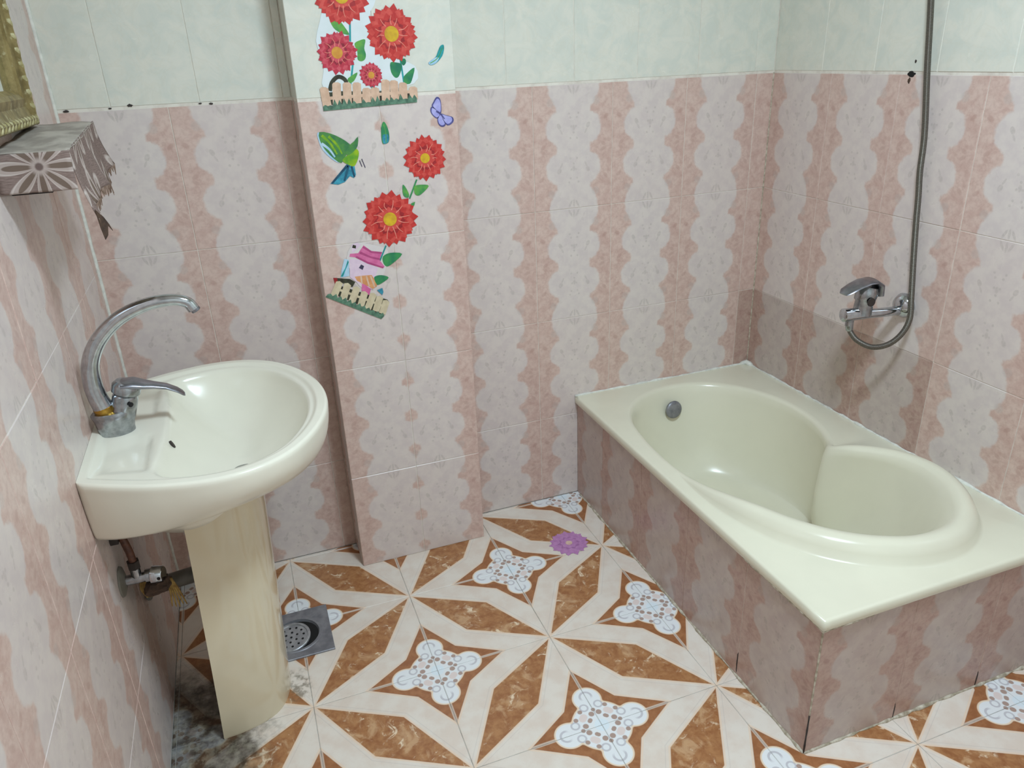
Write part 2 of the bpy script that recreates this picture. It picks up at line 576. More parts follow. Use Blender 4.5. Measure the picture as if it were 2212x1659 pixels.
def tile(parent, origin, A, B, w, h, uv, mat, gap=GAP):
    """origin: world metres of the lower corner on the wall face; A, B unit directions"""
    A, B = Vector(A), Vector(B)
    Nn = A.cross(B)
    o = bpy.data.objects.new('tile', tile_mesh(w, h, uv, mat, gap))
    org = Vector(origin) + Nn * random.uniform(-0.0004, 0.0003)
    mw = Matrix(((A.x, B.x, Nn.x, org.x), (A.y, B.y, Nn.y, org.y), (A.z, B.z, Nn.z, org.z), (0, 0, 0, 1)))
    o.matrix_basis = Matrix.Translation(-parent.location) @ mw
    return link(o, parent)

def tile_wall(parent, orient, plane, cols, rows, mat, full_w, full_h, cut_left=(), row_cut_bottom=True, pick=None):
    """orient: 'back' (x,-y) 'left' (faces +x) 'right' (faces -x); cols ascending along A in tiles"""
    for ci in range(len(cols) - 1):
        c0, c1 = cols[ci], cols[ci + 1]
        for ri in range(len(rows) - 1):
            z0, z1 = rows[ri], rows[ri + 1]
            w, h = abs(c1 - c0) * T, (z1 - z0) * T
            fu = min(1.0, w / full_w); fv = min(1.0, h / full_h)
            u0 = (1.0 - fu) if ci in cut_left else 0.0
            if fu < 0.3: u0 = -fu / 2
            v0 = 1.0 - fv if row_cut_bottom else 0.0
            uv = (u0, v0, u0 + fu, v0 + fv)
            mm = pick(ci, ri) if pick else mat
            if orient == 'back':
                tile(parent, (c0 * T, plane * T, z0 * T), (1, 0, 0), (0, 0, 1), w, h, uv, mm)
            elif orient == 'left':
                tile(parent, (plane * T, c0 * T, z0 * T), (0, 1, 0), (0, 0, 1), w, h, uv, mm)
            elif orient == 'right':
                tile(parent, (plane * T, c0 * T, z0 * T), (0, -1, 0), (0, 0, 1), w, h, uv, mm)

# floor --------------------------------------------------------------
floor = structure('floor', boxvf(XL * T - .1, XR * T + .1, YF * T - .1, YB * T + .1, -0.10, -REC), M['grout_floor'])
def clip(a, b, lo, hi): return max(a, lo), min(b, hi)
for i in range(-2, 6):
    for j in range(-7, 3):
        x0, x1 = clip(i, i + 1, XL, XR); y0, y1 = clip(j, j + 1, YF, YB)
        if x1 - x0 < 0.02 or y1 - y0 < 0.02: continue
        if x0 > 3.25 and y0 >= -1.5 and x1 < 5.4: continue        # under the bath
        u0, u1, v0, v1 = x0 - i, x1 - i, y0 - j, y1 - j
        if (i + j) % 2: u0, u1 = 1 - u0, 1 - u1
        tile(floor, (x0 * T, y0 * T, 0), (1, 0, 0), (0, 1, 0), (x1 - x0) * T, (y1 - y0) * T, (u0, v0, u1, v1), M['floor'], 0.0013)

# ceiling and the wall behind the camera ------------------------------
structure('ceiling', boxvf(XL * T - .1, XR * T + .1, YF * T - .1, YB * T + .1, ZC * T, ZC * T + .08), M['plaster'])
structure('wall_front', boxvf(XL * T - .1, XR * T + .1, YF * T - .1, YF * T, 0, ZC * T), M['plaster'])

# back wall -----------------------------------------------------------
wall_back = structure('wall_back', boxvf(XL * T - .1, XR * T + .1, YB * T + REC, YB * T + .12, 0, ZC * T), M['grout'])
tile_wall(wall_back, 'back', YB, [XL, -0.257, 0.553, PX0], ROWS, M['pink'], TW, TH)
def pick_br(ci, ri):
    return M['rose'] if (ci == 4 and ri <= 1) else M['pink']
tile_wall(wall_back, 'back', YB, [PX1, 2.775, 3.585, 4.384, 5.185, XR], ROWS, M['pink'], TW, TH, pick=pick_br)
tile_wall(wall_back, 'back', YB, [XL, -0.656, -0.021, 0.615, PX0], UPR, M['ivory'], .21, .327, cut_left=(0,))
tile_wall(wall_back, 'back', YB, [PX1, 2.531, 3.19, 3.838, 4.495, 5.154, XR], UPR, M['ivory'], .21, .327, cut_left=(0,))

# pillar --------------------------------------------------------------
pil = structure('wall_pillar', boxvf(PX0 * T + REC, PX1 * T - REC, PY * T + REC, YB * T + .02, 0, ZC * T), M['grout'])
tile_wall(pil, 'back', PY, [PX0, 1.305, PX1], ROWS, M['pink'], TW, TH, cut_left=(1,))
tile_wall(pil, 'back', PY, [PX0, 1.312, PX1], UPR, M['ivory'], .21, .327)
tile_wall(pil, 'right', PX0, [YB - .005, PY + .012], ROWS, M['pink'], TW, TH)
tile_wall(pil, 'right', PX0, [YB - .005, PY + .012], UPR, M['ivory'], .21, .327)
tile_wall(pil, 'left', PX1, [PY + .012, YB - .005], ROWS, M['pink'], TW, TH)
tile_wall(pil, 'left', PX1, [PY + .012, YB - .005], UPR, M['ivory'], .21, .327)

# right wall ----------------------------------------------------------
wall_right = structure('wall_right', boxvf(XR * T + REC, XR * T + .12, YF * T, YB * T + .1, 0, ZC * T), M['grout'])
cols_r = [YB, 1.225, 0.435, -0.38, -1.205, -2.02, -2.84, -3.66, -4.48, -5.3, YF]
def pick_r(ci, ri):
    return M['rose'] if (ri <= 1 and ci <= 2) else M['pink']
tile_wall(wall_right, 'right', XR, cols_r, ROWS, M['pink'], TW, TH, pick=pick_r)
tile_wall(wall_right, 'right', XR, [YB, 1.36, 0.73, 0.09, -0.55, -1.19, -1.83, -2.47, -3.11, -3.75, -4.39, -5.03, -5.67, YF],
          UPR, M['ivory'], .21, .327)

# left wall -----------------------------------------------------------
wall_left = structure('wall_left', boxvf(XL * T - .12, XL * T - REC, YF * T, YB * T + .1, 0, ZC * T), M['grout'])
cols_l = [YF, -5.28, -4.46, -3.65, -2.84, -2.03, -1.22, -0.41, 0.41, 1.225, YB]
ROWS_L = [0.0, 0.90, 2.0, 3.13, 4.25, 5.36, 6.47, 7.58, ZC]
tile_wall(wall_left, 'left', XL, cols_l, ROWS_L, M['pink'], TW, TH)

# white bead down the corner between left and back wall
def bead(name, pts, r, mat, seed=1, seg=8, parent=None, jit=0.25):
    rr = random.Random(seed)
    path, rad = [], []
    for a, b in zip(pts[:-1], pts[1:]):
        a, b = Vector(a), Vector(b)
        n = max(2, int((b - a).length / 0.02))
        for k in range(n):
            path.append(a.lerp(b, k / n)); rad.append(r * (1 + rr.uniform(-jit, jit)))
    path.append(Vector(pts[-1])); rad.append(r)
    vs, fs, _ = tube(path, rad, seg)
    return mesh_obj(name, vs, fs, mat, parent, True)
o = bead('trim_1', [(XL * T + .001, YB * T - .001, 0), (XL * T + .001, YB * T - .001, ZC * T)], 0.0055, M['caulk'], 3, jit=.12)
o['kind'] = 'structure'
o = bead('trim_2', [(XR * T - .0005, YB * T - .0005, 1.2 * T), (XR * T - .0005, YB * T - .0005, H0 * T)], 0.0022, M['caulk_dirty'], 4, jit=.15)
o['kind'] = 'structure'
# broken plug hole at the tile joint on the right wall
def blob(name, centre, A, B, rx, ry, mat, parent, thick=0.0012, seed=2, n=18):
    rr = random.Random(seed)
    A, B = Vector(A), Vector(B); N = A.cross(B)
    c = Vector(centre)
    ring = []
    for k in range(n):
        a = 2 * math.pi * k / n; s = rr.uniform(.75, 1.15)
        ring.append(c + A * math.cos(a) * rx * s + B * math.sin(a) * ry * s)
    vs, fs = loft([[p - N * .002 for p in ring], [p + N * thick * .6 for p in ring],
                   [c + (p - c) * .8 + N * thick for p in ring]], True, False, True)
    return mesh_obj(name, vs, fs, mat, parent)
blob('wall_hole', (XR * T, .335 * T, 4.335 * T), (0, -1, 0), (0, 0, 1), .012, .0075, M['black'], wall_right)
blob('wall_stain', (XR * T, .345 * T, 4.285 * T), (0, -1, 0), (0, 0, 1), .0045, .008, M['rust'], wall_right, .0006, 5)
blob('wall_stain', (XR * T, .31 * T, 4.43 * T), (0, -1, 0), (0, 0, 1), .003, .0045, M['dark'], wall_right, .0006, 6)
for k, (xx, zz, rx) in enumerate(((-.96, 4.342, .006), (-.66, 4.345, .004), (-.52, 4.36, .007), (-.02, 4.345, .004), (.06, 4.34, .005))):
    blob('mould_spot', (xx * T, YB * T, zz * T), (1, 0, 0), (0, 0, 1), rx, rx * .5, M['dark'], wall_back, .0005, 20 + k, 12)

# ------------------------------------------------------------------ bath
BX0, BX1, BY0, BY1, BZ = 3.178, XR - .008, -1.785, YB - .008, 1.205
apron = structure('wall_bath_side', boxvf((BX0 + .025) * T + REC, (BX0 + .11) * T, (BY0 + .025) * T + REC, (YB - .005) * T, 0, 1.10 * T), M['grout'])
apron2 = structure('wall_bath_front', boxvf((BX0 + .11) * T, (XR - .005) * T, (BY0 + .025) * T + REC, (BY0 + .11) * T, 0, 1.10 * T), M['grout'])
AX, AY = BX0 + .025, BY0 + .025
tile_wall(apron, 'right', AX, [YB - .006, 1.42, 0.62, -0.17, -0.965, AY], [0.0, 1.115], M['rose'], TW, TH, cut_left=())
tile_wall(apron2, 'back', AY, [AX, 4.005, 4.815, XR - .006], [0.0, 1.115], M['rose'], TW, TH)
for (p, d) in (((AX, -0.965), 0), ((4.005, AY), 1), ((4.815, AY), 1)):
    bx_, by_ = p[0] * T, p[1] * T
    if d == 0: blob('joint_stain', (bx_, by_, .045), (0, -1, 0), (0, 0, 1), .0022, .035, M['dark'], apron, .0004, 31)
    else: blob('joint_stain', (bx_, by_, .025), (1, 0, 0), (0, 0, 1), .0022, .022, M['dark'], apron2, .0004, 33)
bead('corner_bead', [(AX * T, AY * T, .002), (AX * T, AY * T, .12)], .002, M['dark'], 8, parent=apron)
bead('corner_bead', [(AX * T, AY * T, .12), (AX * T, AY * T, .36)], .0022, M['caulk_dirty'], 9, parent=apron)

bath = empty('bathtub', (((BX0 + BX1) / 2) * T, ((BY0 + BY1) / 2) * T, 0),
             'cream acrylic bathtub with a raised rounded seat end set in a pink tiled apron', 'bathtub')
# opening control points (x, y, ridge height)
OP = [(3.46, 1.28, 0), (3.63, 1.56, 0), (3.95, 1.77, 0), (4.32, 1.82, 0), (4.66, 1.70, 0), (4.92, 1.42, 0), (5.06, 1.05, 0),
      (5.075, .70, 0), (5.01, .40, .0), (4.90, .16, .0), (4.80, .03, .02), (4.835, -.13, .07), (4.95, -.30, .10), (5.06, -.50, .12), (5.10, -.75, .13), (5.01, -1.02, .135),
      (4.83, -1.26, .135), (4.57, -1.41, .135), (4.27, -1.42, .135), (4.00, -1.31, .135), (3.79, -1.14, .135), (3.64, -.92, .13),
      (3.53, -.66, .12), (3.45, -.42, .095), (3.39, -.16, .055), (3.36, .14, .015), (3.355, .50, 0), (3.385, .90, 0)]
CX, CY = 4.22, 0.12
ct = catmull(OP, 6, True)
NT = len(ct)
def rect_hit(p, x0, x1, y0, y1):
    dx, dy = p[0] - CX, p[1] - CY
    s = 1e9
    if dx > 1e-9: s = min(s, (x1 - CX) / dx)
    if dx < -1e-9: s = min(s, (x0 - CX) / dx)
    if dy > 1e-9: s = min(s, (y1 - CY) / dy)
    if dy < -1e-9: s = min(s, (y0 - CY) / dy)
    return [CX + dx * s, CY + dy * s]
def rect_loop(x0, x1, y0, y1, z):
    L = [rect_hit(p, x0, x1, y0, y1) for p in ct]
    for cx_, cy_ in ((x0, y0), (x0, y1), (x1, y0), (x1, y1)):
        k = min(range(NT), key=lambda i: (L[i][0] - cx_) ** 2 + (L[i][1] - cy_) ** 2)
        L[k] = [cx_, cy_]
    return [(a * T, b * T, z * T) for a, b in L]
def nrm2(i):
    a, b = ct[i - 1], ct[(i + 1) % NT]
    d = Vector((b.x - a.x, b.y - a.y))
    v = Vector((d.y, -d.x)).normalized()
    c = Vector((ct[i].x - CX, ct[i].y - CY))
    return v if v.dot(c) > 0 else -v
NR = [nrm2(i) for i in range(NT)]
# smooth the normals a little
NR = [(NR[i - 1] + NR[i] * 2 + NR[(i + 1) % NT]).normalized() for i in range(NT)]
def off_loop(d, z, wd=1.0):
    out = []
    for i in range(NT):
        p = ct[i]; h = max(0.0, p.z) * 1.22
        dd = d(h) if callable(d) else d
        x_, y_ = p.x + NR[i].x * dd, p.y + NR[i].y * dd
        x_ = min(max(x_, BX0 + .03), BX1 - .015); y_ = min(max(y_, BY0 + .03), BY1 - .03)
        out.append((x_ * T, y_ * T, (z(h) if callable(z) else z) * T))
    return out
def in_loop(f, z, cx=4.20, cy=0.50, ax=0.72, ay=0.86):
    """between the opening (f=0) and an oval at the floor (f=1)"""
    out = []
    for i in range(NT):
        p = ct[i]
        a = math.atan2((p.y - cy) / ay, (p.x - cx) / ax)
        q = Vector((cx + ax * math.cos(a), cy + ay * math.sin(a)))
        v = Vector((p.x, p.y)).lerp(q, f)
        wn = math.exp(-(((p.x - 4.80) / .16) ** 2 + ((p.y - .03) / .16) ** 2))
        v += (Vector((cx, .15)) - v).normalized() * wn * .085 * math.sin(math.pi * min(1.0, f * 1.05 + .08))
        h = max(0.0, p.z) * 1.22
        zz = z + h * (1 - f) * (1 - f)
        out.append((v.x * T, v.y * T, zz * T))
    return out
loops = [rect_loop(BX0 + .006, BX1, BY0 + .006, BY1, BZ - .085),
         rect_loop(BX0, BX1, BY0, BY1, BZ - .075),
         rect_loop(BX0, BX1, BY0, BY1, BZ - .014),
         rect_loop(BX0 + .014, BX1, BY0 + .014, BY1, BZ - .001),
         rect_loop(BX0 + .03, BX1 - .003, BY0 + .03, BY1 - .01, BZ),
         off_loop(lambda h: .045 + 1.02 * h, BZ + .001),
         off_loop(lambda h: .041 + .90 * h, lambda h: BZ + .001 + .12 * h),
         off_loop(lambda h: .036 + .80 * h, lambda h: BZ + .45 * h),
         off_loop(lambda h: .029 + .66 * h, lambda h: BZ - .001 + .78 * h),
         off_loop(lambda h: .019 + .43 * h, lambda h: BZ - .003 + .96 * h),
         off_loop(lambda h: .006 + .16 * h, lambda h: BZ - .010 + 1.0 * h),
         off_loop(lambda h: -.012, lambda h: BZ - .032 + .92 * h),
         in_loop(.08, BZ - .10), in_loop(.18, BZ - .25), in_loop(.32, BZ - .46), in_loop(.48, BZ - .66), in_loop(.64, BZ - .81),
         in_loop(.78, BZ - .89), in_loop(.90, BZ - .94), in_loop(1.0, BZ - .955)]
lastc = in_loop(1.0, BZ - .955)
def shrink(L, k, z):
    c = Vector((4.20 * T, .50 * T, 0))
    return [(c.x + (p[0] - c.x) * k, c.y + (p[1] - c.y) * k, z * T) for p in L]
loops += [shrink(lastc, .80, BZ - .965), shrink(lastc, .40, BZ - .975)]
vs, fs = loft(loops, True, False, True)
shell = mesh_obj('tub_shell', vs, fs, M['tub'], bath, True, angle=88)
# overflow cover, high on the far wall
oc = Vector((4.20, 1.695, 0.985)) * T
on = Vector((0.05, -1, .16)).normalized()
vs, fs, _ = tube([oc + on * -.004, oc + on * .001, oc + on * .006, oc + on * .0085, oc + on * .009], [.030, .0325, .031, .022, .002], 28)
ov = mesh_obj('overflow_cover', vs, fs, M['steel'], bath, True)
ov['label'] = 'tarnished round metal overflow cover'
vs, fs, _ = tube([Vector((4.2, .55, .222)) * T, Vector((4.2, .55, .238)) * T, Vector((4.2, .55, .241)) * T], [.032, .030, .002], 24)
mesh_obj('waste_drain', vs, fs, M['chrome'], bath, True)
# rough white sealant where the rim meets the walls
bead('sealant', [(BX0 * T, (BY1) * T, BZ * T), (BX1 * T, BY1 * T, BZ * T)], .0045, M['caulk'], 11, parent=bath, jit=.5)
bead('sealant', [(BX1 * T, BY1 * T, BZ * T), (BX1 * T, BY0 * T, BZ * T)], .0045, M['caulk'], 12, parent=bath, jit=.5)
bead('sealant', [((BX1 - .09) * T, (BY1 - .005) * T, BZ * T), ((BX1 - .02) * T, (BY1 - .02) * T, BZ * T + .006), ((BX1 - .005) * T, (BY1 - .1) * T, BZ * T)],
     .009, M['caulk'], 13, parent=bath, jit=.4)
bead('sealant', [((BX0 + .012) * T, -0.9 * T, 1.122 * T), ((BX0 + .012) * T, (BY0 + .012) * T, 1.117 * T), (3.6 * T, (BY0 + .012) * T, 1.118 * T)],
     .0035, M['caulk_dirty'], 14, parent=bath, jit=.5)
# mortar crumbs along the foot of the apron
bead('mortar_line', [(AX * T, 1.95 * T, .001), (AX * T, AY * T, .001)], .004, M['caulk_dirty'], 15, parent=apron, jit=.6)
bead('mortar_line', [(AX * T, AY * T, .001), ((XR - .02) * T, AY * T, .001)], .0045, M['caulk_dirty'], 16, parent=apron2, jit=.7)

# ------------------------------------------------------------------ wash basin on pedestal
BYC = 0.405
ZR = 2.446
basin = empty('wash_basin', ((XL + .3) * T, BYC * T, 0), 'cream ceramic wash basin on a tapered pedestal beside the left wall', 'wash basin')
HW = [(0, .69), (.2, .80), (.45, .905), (.73, .963), (.98, .928), (1.19, .795), (1.35, .572), (1.458, .295), (1.494, 0)]
near = catmull([(d, -w, 0) for d, w in HW] + [(d, w, 0) for d, w in reversed(HW[:-1])], 8)
cont = [(p.x, p.y) for p in near]
for k in range(1, 14): cont.append((0.0, .69 - 1.38 * k / 14))
NC = len(cont)
BC = (0.78, 0.0)
def sstep(x, a, b):
    t_ = max(0.0, min(1.0, (x - a) / (b - a)))
    return t_ * t_ * (3 - 2 * t_)
def smin(a, b, k):
    h = max(0.0, min(1.0, .5 + .5 * (b - a) / k))
    return b * (1 - h) + a * h - k * h * (1 - h)
def top_z(d, y, e):
    z = 0.0
    z -= .022 * sstep(e, .045, .075)
    back = d - (.40 + .06 * math.cos(min(1.0, abs(y) / .8) * math.pi) * 0.0 + .05 * (1 - min(1, (y / .7) ** 2)))
    m = smin(e - .095, back, .13)
    if m > -.05:
        z -= .455 * (1 - math.exp(-4.4 * max(0.0, m))) * sstep(m, -.01, .03)
    for s_ in (-1, 1):
        a = sstep(d, .07, .10) * (1 - sstep(d, .35, .38))
        b = sstep(s_ * y, .16, .20) * (1 - sstep(s_ * y, .50 + .3 * d, .58 + .3 * d))
        z -= .020 * a * b
    return z
SR = [0.0] + [1 - (1 - k / 46) ** 1.5 for k in range(1, 47)]
vs, fs = [], []
for s in SR[1:]:
    for (d, y) in cont:
        dd, yy = BC[0] + (d - BC[0]) * s, BC[1] + (y - BC[1]) * s
        R_ = math.hypot(d - BC[0], y - BC[1])
        e = (1 - s) * R_ * (0.92)
        if abs(d) < 1e-6: e = (1 - s) * BC[0]
        vs.append(((XL + dd) * T, (BYC + yy) * T, (ZR + top_z(dd, yy, e)) * T))
nr = len(SR) - 1
vs.append(((XL + BC[0]) * T, (BYC + BC[1]) * T, (ZR + top_z(BC[0], BC[1], .7)) * T))
ci = len(vs) - 1
for j in range(NC): fs.append((ci, j, (j + 1) % NC))
for i in range(nr - 1):
    for j in range(NC):
        k = (j + 1) % NC
        fs.append((i * NC + j, (i + 1) * NC + j, (i + 1) * NC + k, i * NC + k))
# skirt
prev = (nr - 1) * NC
prof = [(-.004, .012), (-.016, .019), (-.035, .021), (-.055, .019)]
PS = [k / 14 for k in range(0, 15)]
for kind in [('r', p) for p in prof] + [('s', p) for p in PS[1:]]:
    st = len(vs)
    for (d, y) in cont:
        R_ = math.hypot(d - BC[0], y) or 1
        wall = 1.0 if d < .02 else 0.0
        ox, oy = ((d - BC[0]) / R_, y / R_)
        if wall: ox = 0
        if kind[0] == 'r':
            z_, o_ = kind[1]
            dd, yy = d + ox * o_, y + oy * o_
        else:
            p = kind[1]
            D = .372 - .080 * d + .19 * max(0.0, 1 - abs(y) / .97) ** .8 * sstep(d, .5, 1.35)
            f = 1 - math.sqrt(max(0, 1 - p ** 2.1))
            bd = d * .80; by = y * (.93 - .40 * sstep(d, .0, 1.5))
            o_ = .019 * (1 - p)
            dd, yy = d + (bd - d) * f + ox * o_, y + (by - y) * f + oy * o_
            z_ = -.055 - D * p
        dd = max(0.002, dd)
        vs.append(((XL + dd) * T, (BYC + yy) * T, (ZR + z_) * T))
    for j in range(NC):
        k = (j + 1) % NC
        fs.append((prev + j, st + j, st + k, prev + k))
    prev = st
def bowl_at(x_, y_):
    d_, w_ = x_ / T - XL, y_ / T - BYC
    a_ = math.atan2(w_, d_ - BC[0])
    c_ = min(cont, key=lambda q_: abs(math.atan2(math.sin(math.atan2(q_[1], q_[0] - BC[0]) - a_), math.cos(math.atan2(q_[1], q_[0] - BC[0]) - a_))))
    R_ = math.hypot(c_[0] - BC[0], c_[1])
    e_ = max(0.0, R_ - math.hypot(d_ - BC[0], w_)) * .92
    return (ZR + top_z(d_, w_, e_)) * T
prev0 = prev
for kk, dz, za in ((.96, -.006, 0), (.92, -.012, 0), (.86, -.03, 0), (.80, -.05, -.445), (.75, -.05, -.48), (.70, -.06, -.51), (.63, -.1, -.57), (.56, -.1, -.64), (.38, -.1, -.64), (.2, -.1, -.64)):
    st = len(vs)
    c_ = Vector(((XL + .72) * T, BYC * T, 0))
    for j in range(NC):
        b_ = Vector(vs[prev0 + j])
        ux_, uy_ = c_.x + (b_.x - c_.x) * kk, c_.y + (b_.y - c_.y) * kk
        vs.append((ux_, uy_, min(b_.z + dz * T, (ZR + za) * T, bowl_at(ux_, uy_) - .045 * T)))
    for j in range(NC):
        k = (j + 1) % NC
        fs.append((prev + j, st + j, st + k, prev + k))
    prev = st
fs.append(tuple(range(prev, prev + NC)))
mesh_obj('basin_bowl', vs, fs, M['ceramic'], basin, True, angle=80)
# pedestal: a U-shaped column open towards the wall
PB = [(.372, .462), (.50, .452), (.60, .432), (.70, .398), (.78, .345), (.835, .27), (.872, .17), (.89, .08), (.894, 0)]
PBS = [(p.x, p.y) for p in catmull([(d, -w, 0) for d, w in PB] + [(d, w, 0) for d, w in reversed(PB[:-1])], 3)]
def uloop(z, scale, shift, th=.05):
    o_ = [(d + shift, w * scale) for d, w in PBS]
    b0_ = o_[0][0]
    i_ = [(b0_ + (d - b0_) * .90, w * .89) for d, w in o_]
    ring = o_ + list(reversed(i_))
    zz = lambda d: z if z < 2.0 else 2.08 - .115 * sstep(d, .45, .80)
    return [((XL + d) * T, (BYC + w) * T, zz(d) * T) for d, w in ring]
PL = [(0.0, 1.0, 0.0), (.02, 1.012, .0), (.25, .985, .012), (.7, .955, .033), (1.2, .945, .056), (1.7, .96, .078), (1.93, .98, .088), (2.09, .99, .095)]
vs, fs = loft([uloop(z, s, h) for z, s, h in PL], True, False, False)
n_ = len(uloop(0, 1, 0))
hn = n_ // 2
for base in (0, (len(PL) - 1) * n_):
    for j in range(hn - 1):
        fs.append((base + j, base + j + 1, base + n_ - 2 - j, base + n_ - 1 - j))
mesh_obj('pedestal', vs, fs, M['ceramic2'], basin, True, angle=45)
# overflow slot in the back of the bowl
cc = Vector(((XL + .478), BYC - .235, ZR - .085)) * T
vs, fs, _ = tube([cc + Vector((-.003, 0, -.001)), cc + Vector((.0035, 0, .0016))], [.0095, .0095], 16)
vs = [(v[0], cc.y + (v[1] - cc.y) * .55, v[2]) for v in map(tuple, vs)]
mesh_obj('overflow_slot', vs, fs, M['dark'], basin)
cc = Vector(((XL + .88), BYC - .20, ZR + top_z(.88, -.20, .48) - .006)) * T
vs, fs, _ = tube([cc, cc + Vector((0, 0, .004)), cc + Vector((0, 0, .006))], [.026, .025, .016], 24)
mesh_obj('waste_ring', vs, fs, M['chrome'], basin, True)
# dark wall brackets under the back edge
for yy, xx in ((.02, -.90), (.36, -.86)):
    vs, fs = join(boxvf((XL + .002) * T, (xx) * T, (yy) * T, (yy + .05) * T, 1.985 * T, 2.03 * T),
                  boxvf((XL + .002) * T, (XL + .05) * T, yy * T, (yy + .05) * T, 1.80 * T, 2.0 * T))
    mesh_obj('bracket', vs, fs, M['dark'], basin)

# basin tap -----------------------------------------------------------
FY = 0.40
tap = empty('basin_mixer_tap', (-.885 * T, FY * T, (ZR - .02) * T), 'chrome single lever mixer tap with swan neck spout on the wash basin', 'tap')
def ering(cx, cy, cz, a, b, n=28, tilt=0.0):
    out = []
    for k in range(n):
        t_ = 2 * math.pi * k / n
        x_ = a * math.cos(t_)
        out.append(((cx + x_) * T, (cy + b * math.sin(t_)) * T, (cz + x_ * tilt) * T))
    return out
vs, fs = loft([ering(-.885, FY, ZR - .0215, .112, .092), ering(-.885, FY, ZR + .0, .112, .092), ering(-.882, FY, ZR + .07, .122, .096),
               ering(-.880, FY, ZR + .12, .138, .098, tilt=.05), ering(-.878, FY, ZR + .135, .128, .088, tilt=.05), ering(-.878, FY, ZR + .138, .06, .04, tilt=.05)], True, True, True)
mesh_obj('tap_body', vs, fs, M['chrome'], tap, True, angle=40)
vs, fs, _ = tube([t3((-.83, FY, 2.53)), t3((-.785, FY, 2.66)), t3((-.782, FY, 2.672)), t3((-.776, FY, 2.69)), t3((-.76, FY, 2.735)), t3((-.752, FY, 2.757)), t3((-.75, FY, 2.762))],
                 [.078 * T, .078 * T, .07 * T, .088 * T, .088 * T, .07 * T, .002], 28)
mesh_obj('cartridge_cap', vs, fs, M['chrome'], tap, True, angle=40)
# lever: a flattened tapering blade
lev = [(-.79, 2.745, .085, .030), (-.72, 2.742, .088, .030), (-.66, 2.722, .070, .024), (-.60, 2.705, .052, .020), (-.53, 2.682, .045, .017), (-.47, 2.645, .042, .015), (-.442, 2.618, .038, .014), (-.430, 2.606, .022, .009)]
loops_ = []
for (x_, z_, hw, hh) in lev:
    L = []
    for k in range(16):
        a = 2 * math.pi * k / 16
        L.append((x_ * T, (FY + hw * math.cos(a)) * T, (z_ + hh * math.sin(a)) * T))
    loops_.append(L)
vs, fs = loft(loops_, True, True, True)
mesh_obj('lever', vs, fs, M['satin'], tap, True, angle=60)
sp = catmull([(-.925, FY, 2.60), (-.942, FY, 2.68), (-.950, FY, 2.79), (-.925, FY, 2.93), (-.845, FY, 3.065), (-.71, FY, 3.18), (-.545, FY, 3.245), (-.395, FY, 3.258), (-.30, FY, 3.232), (-.265, FY, 3.18)], 6)
rd = [(.064 - .027 * min(1, k / (len(sp) * .8))) * T for k in range(len(sp))]
rd[-1] = .038 * T; rd[-2] = .038 * T; rd[-3] = .038 * T
vs, fs, _ = tube([p * T for p in sp], rd, 18)
mesh_obj('spout', vs, fs, M['chrome_bright'], tap, True, angle=50)
vs, fs = cyl(t3((-.915, FY, 2.55)), t3((-.928, FY, 2.615)), .0655 * T, bevel=.0012)
o = mesh_obj('brass_ring', vs, fs, M['brass'], tap, True, angle=40)
o['label'] = 'bare brass collar'
vs, fs = cyl(t3((-.262, FY, 3.187)), t3((-.25, FY, 3.165)), .031 * T, bevel=.001)
mesh_obj('aerator', vs, fs, M['satin'], tap, True, angle=40)
vs, fs, _ = tube([t3((-.752, FY - .085, 2.63)), t3((-.752, FY - .102, 2.63))], [.016 * T, .013 * T], 12)
mesh_obj('screw_cap', vs, fs, M['black'], tap)

# stop valve, hose and waste pipe under the basin ----------------------
VY, VZ = 0.02, 1.515
valve = empty('stop_valve', (XL * T, VY * T, VZ * T), 'old chrome stop valve under the wash basin, wrapped in hemp', 'valve')
vs, fs, _ = tube([t3((XL + .001, VY, VZ)), t3((XL + .012, VY, VZ)), t3((XL + .03, VY, VZ)), t3((XL + .034, VY, VZ))], [.105 * T, .10 * T, .05 * T, .01 * T], 24)
mesh_obj('wall_flange', vs, fs, M['pvc'], valve, True, angle=40)
vs, fs, _ = tube([t3((XL + .02, VY, VZ)), t3((XL + .15, VY, VZ)), t3((XL + .151, VY, VZ)), t3((XL + .19, VY, VZ))], [.035 * T, .035 * T, .048 * T, .048 * T], 16)
mesh_obj('valve_body', vs, fs, M['chrome'], valve, True, angle=40)
vs, fs, _ = tube([t3((XL + .10, VY, VZ)), t3((XL + .10, VY + .0, VZ + .10))], [.032 * T, .032 * T], 14)
mesh_obj('outlet', vs, fs, M['chrome'], valve, True, angle=40)
vs, fs = cyl(t3((XL + .19, VY, VZ)), t3((XL + .262, VY - .02, VZ)), .062 * T, .055 * T, 20, .002)
kn = mesh_obj('handle', vs, fs, M['chrome_bright'], valve, True, angle=40)
vs, fs = cyl(t3((XL + .235, VY - .06, VZ + .005)), t3((XL + .235, VY - .072, VZ + .005)), .011 * T, seg=12)
mesh_obj('screw', vs, fs, M['black'], kn)
rr = random.Random(5)
pts = []
for k in range(60):
    a = rr.uniform(0, 2 * math.pi); s = rr.uniform(.4, 1)
    pts.append(Vector(((XL + .20 + rr.uniform(-.08, .10)) * T, (VY + .08 * math.cos(a) * s) * T, (VZ - .09 + .06 * math.sin(a) * s) * T)))
bm = bmesh.new()
for p in pts: bm.verts.new(p)
hull = bmesh.ops.convex_hull(bm, input=bm.verts)
bmesh.ops.delete(bm, geom=[v for v in bm.verts if not v.link_faces], context='VERTS')
bmesh.ops.subdivide_edges(bm, edges=bm.edges, cuts=1)
for v in bm.verts: v.co += Vector((rr.uniform(-1, 1), rr.uniform(-1, 1), rr.uniform(-1, 1))) * .003
bm.verts.index_update()
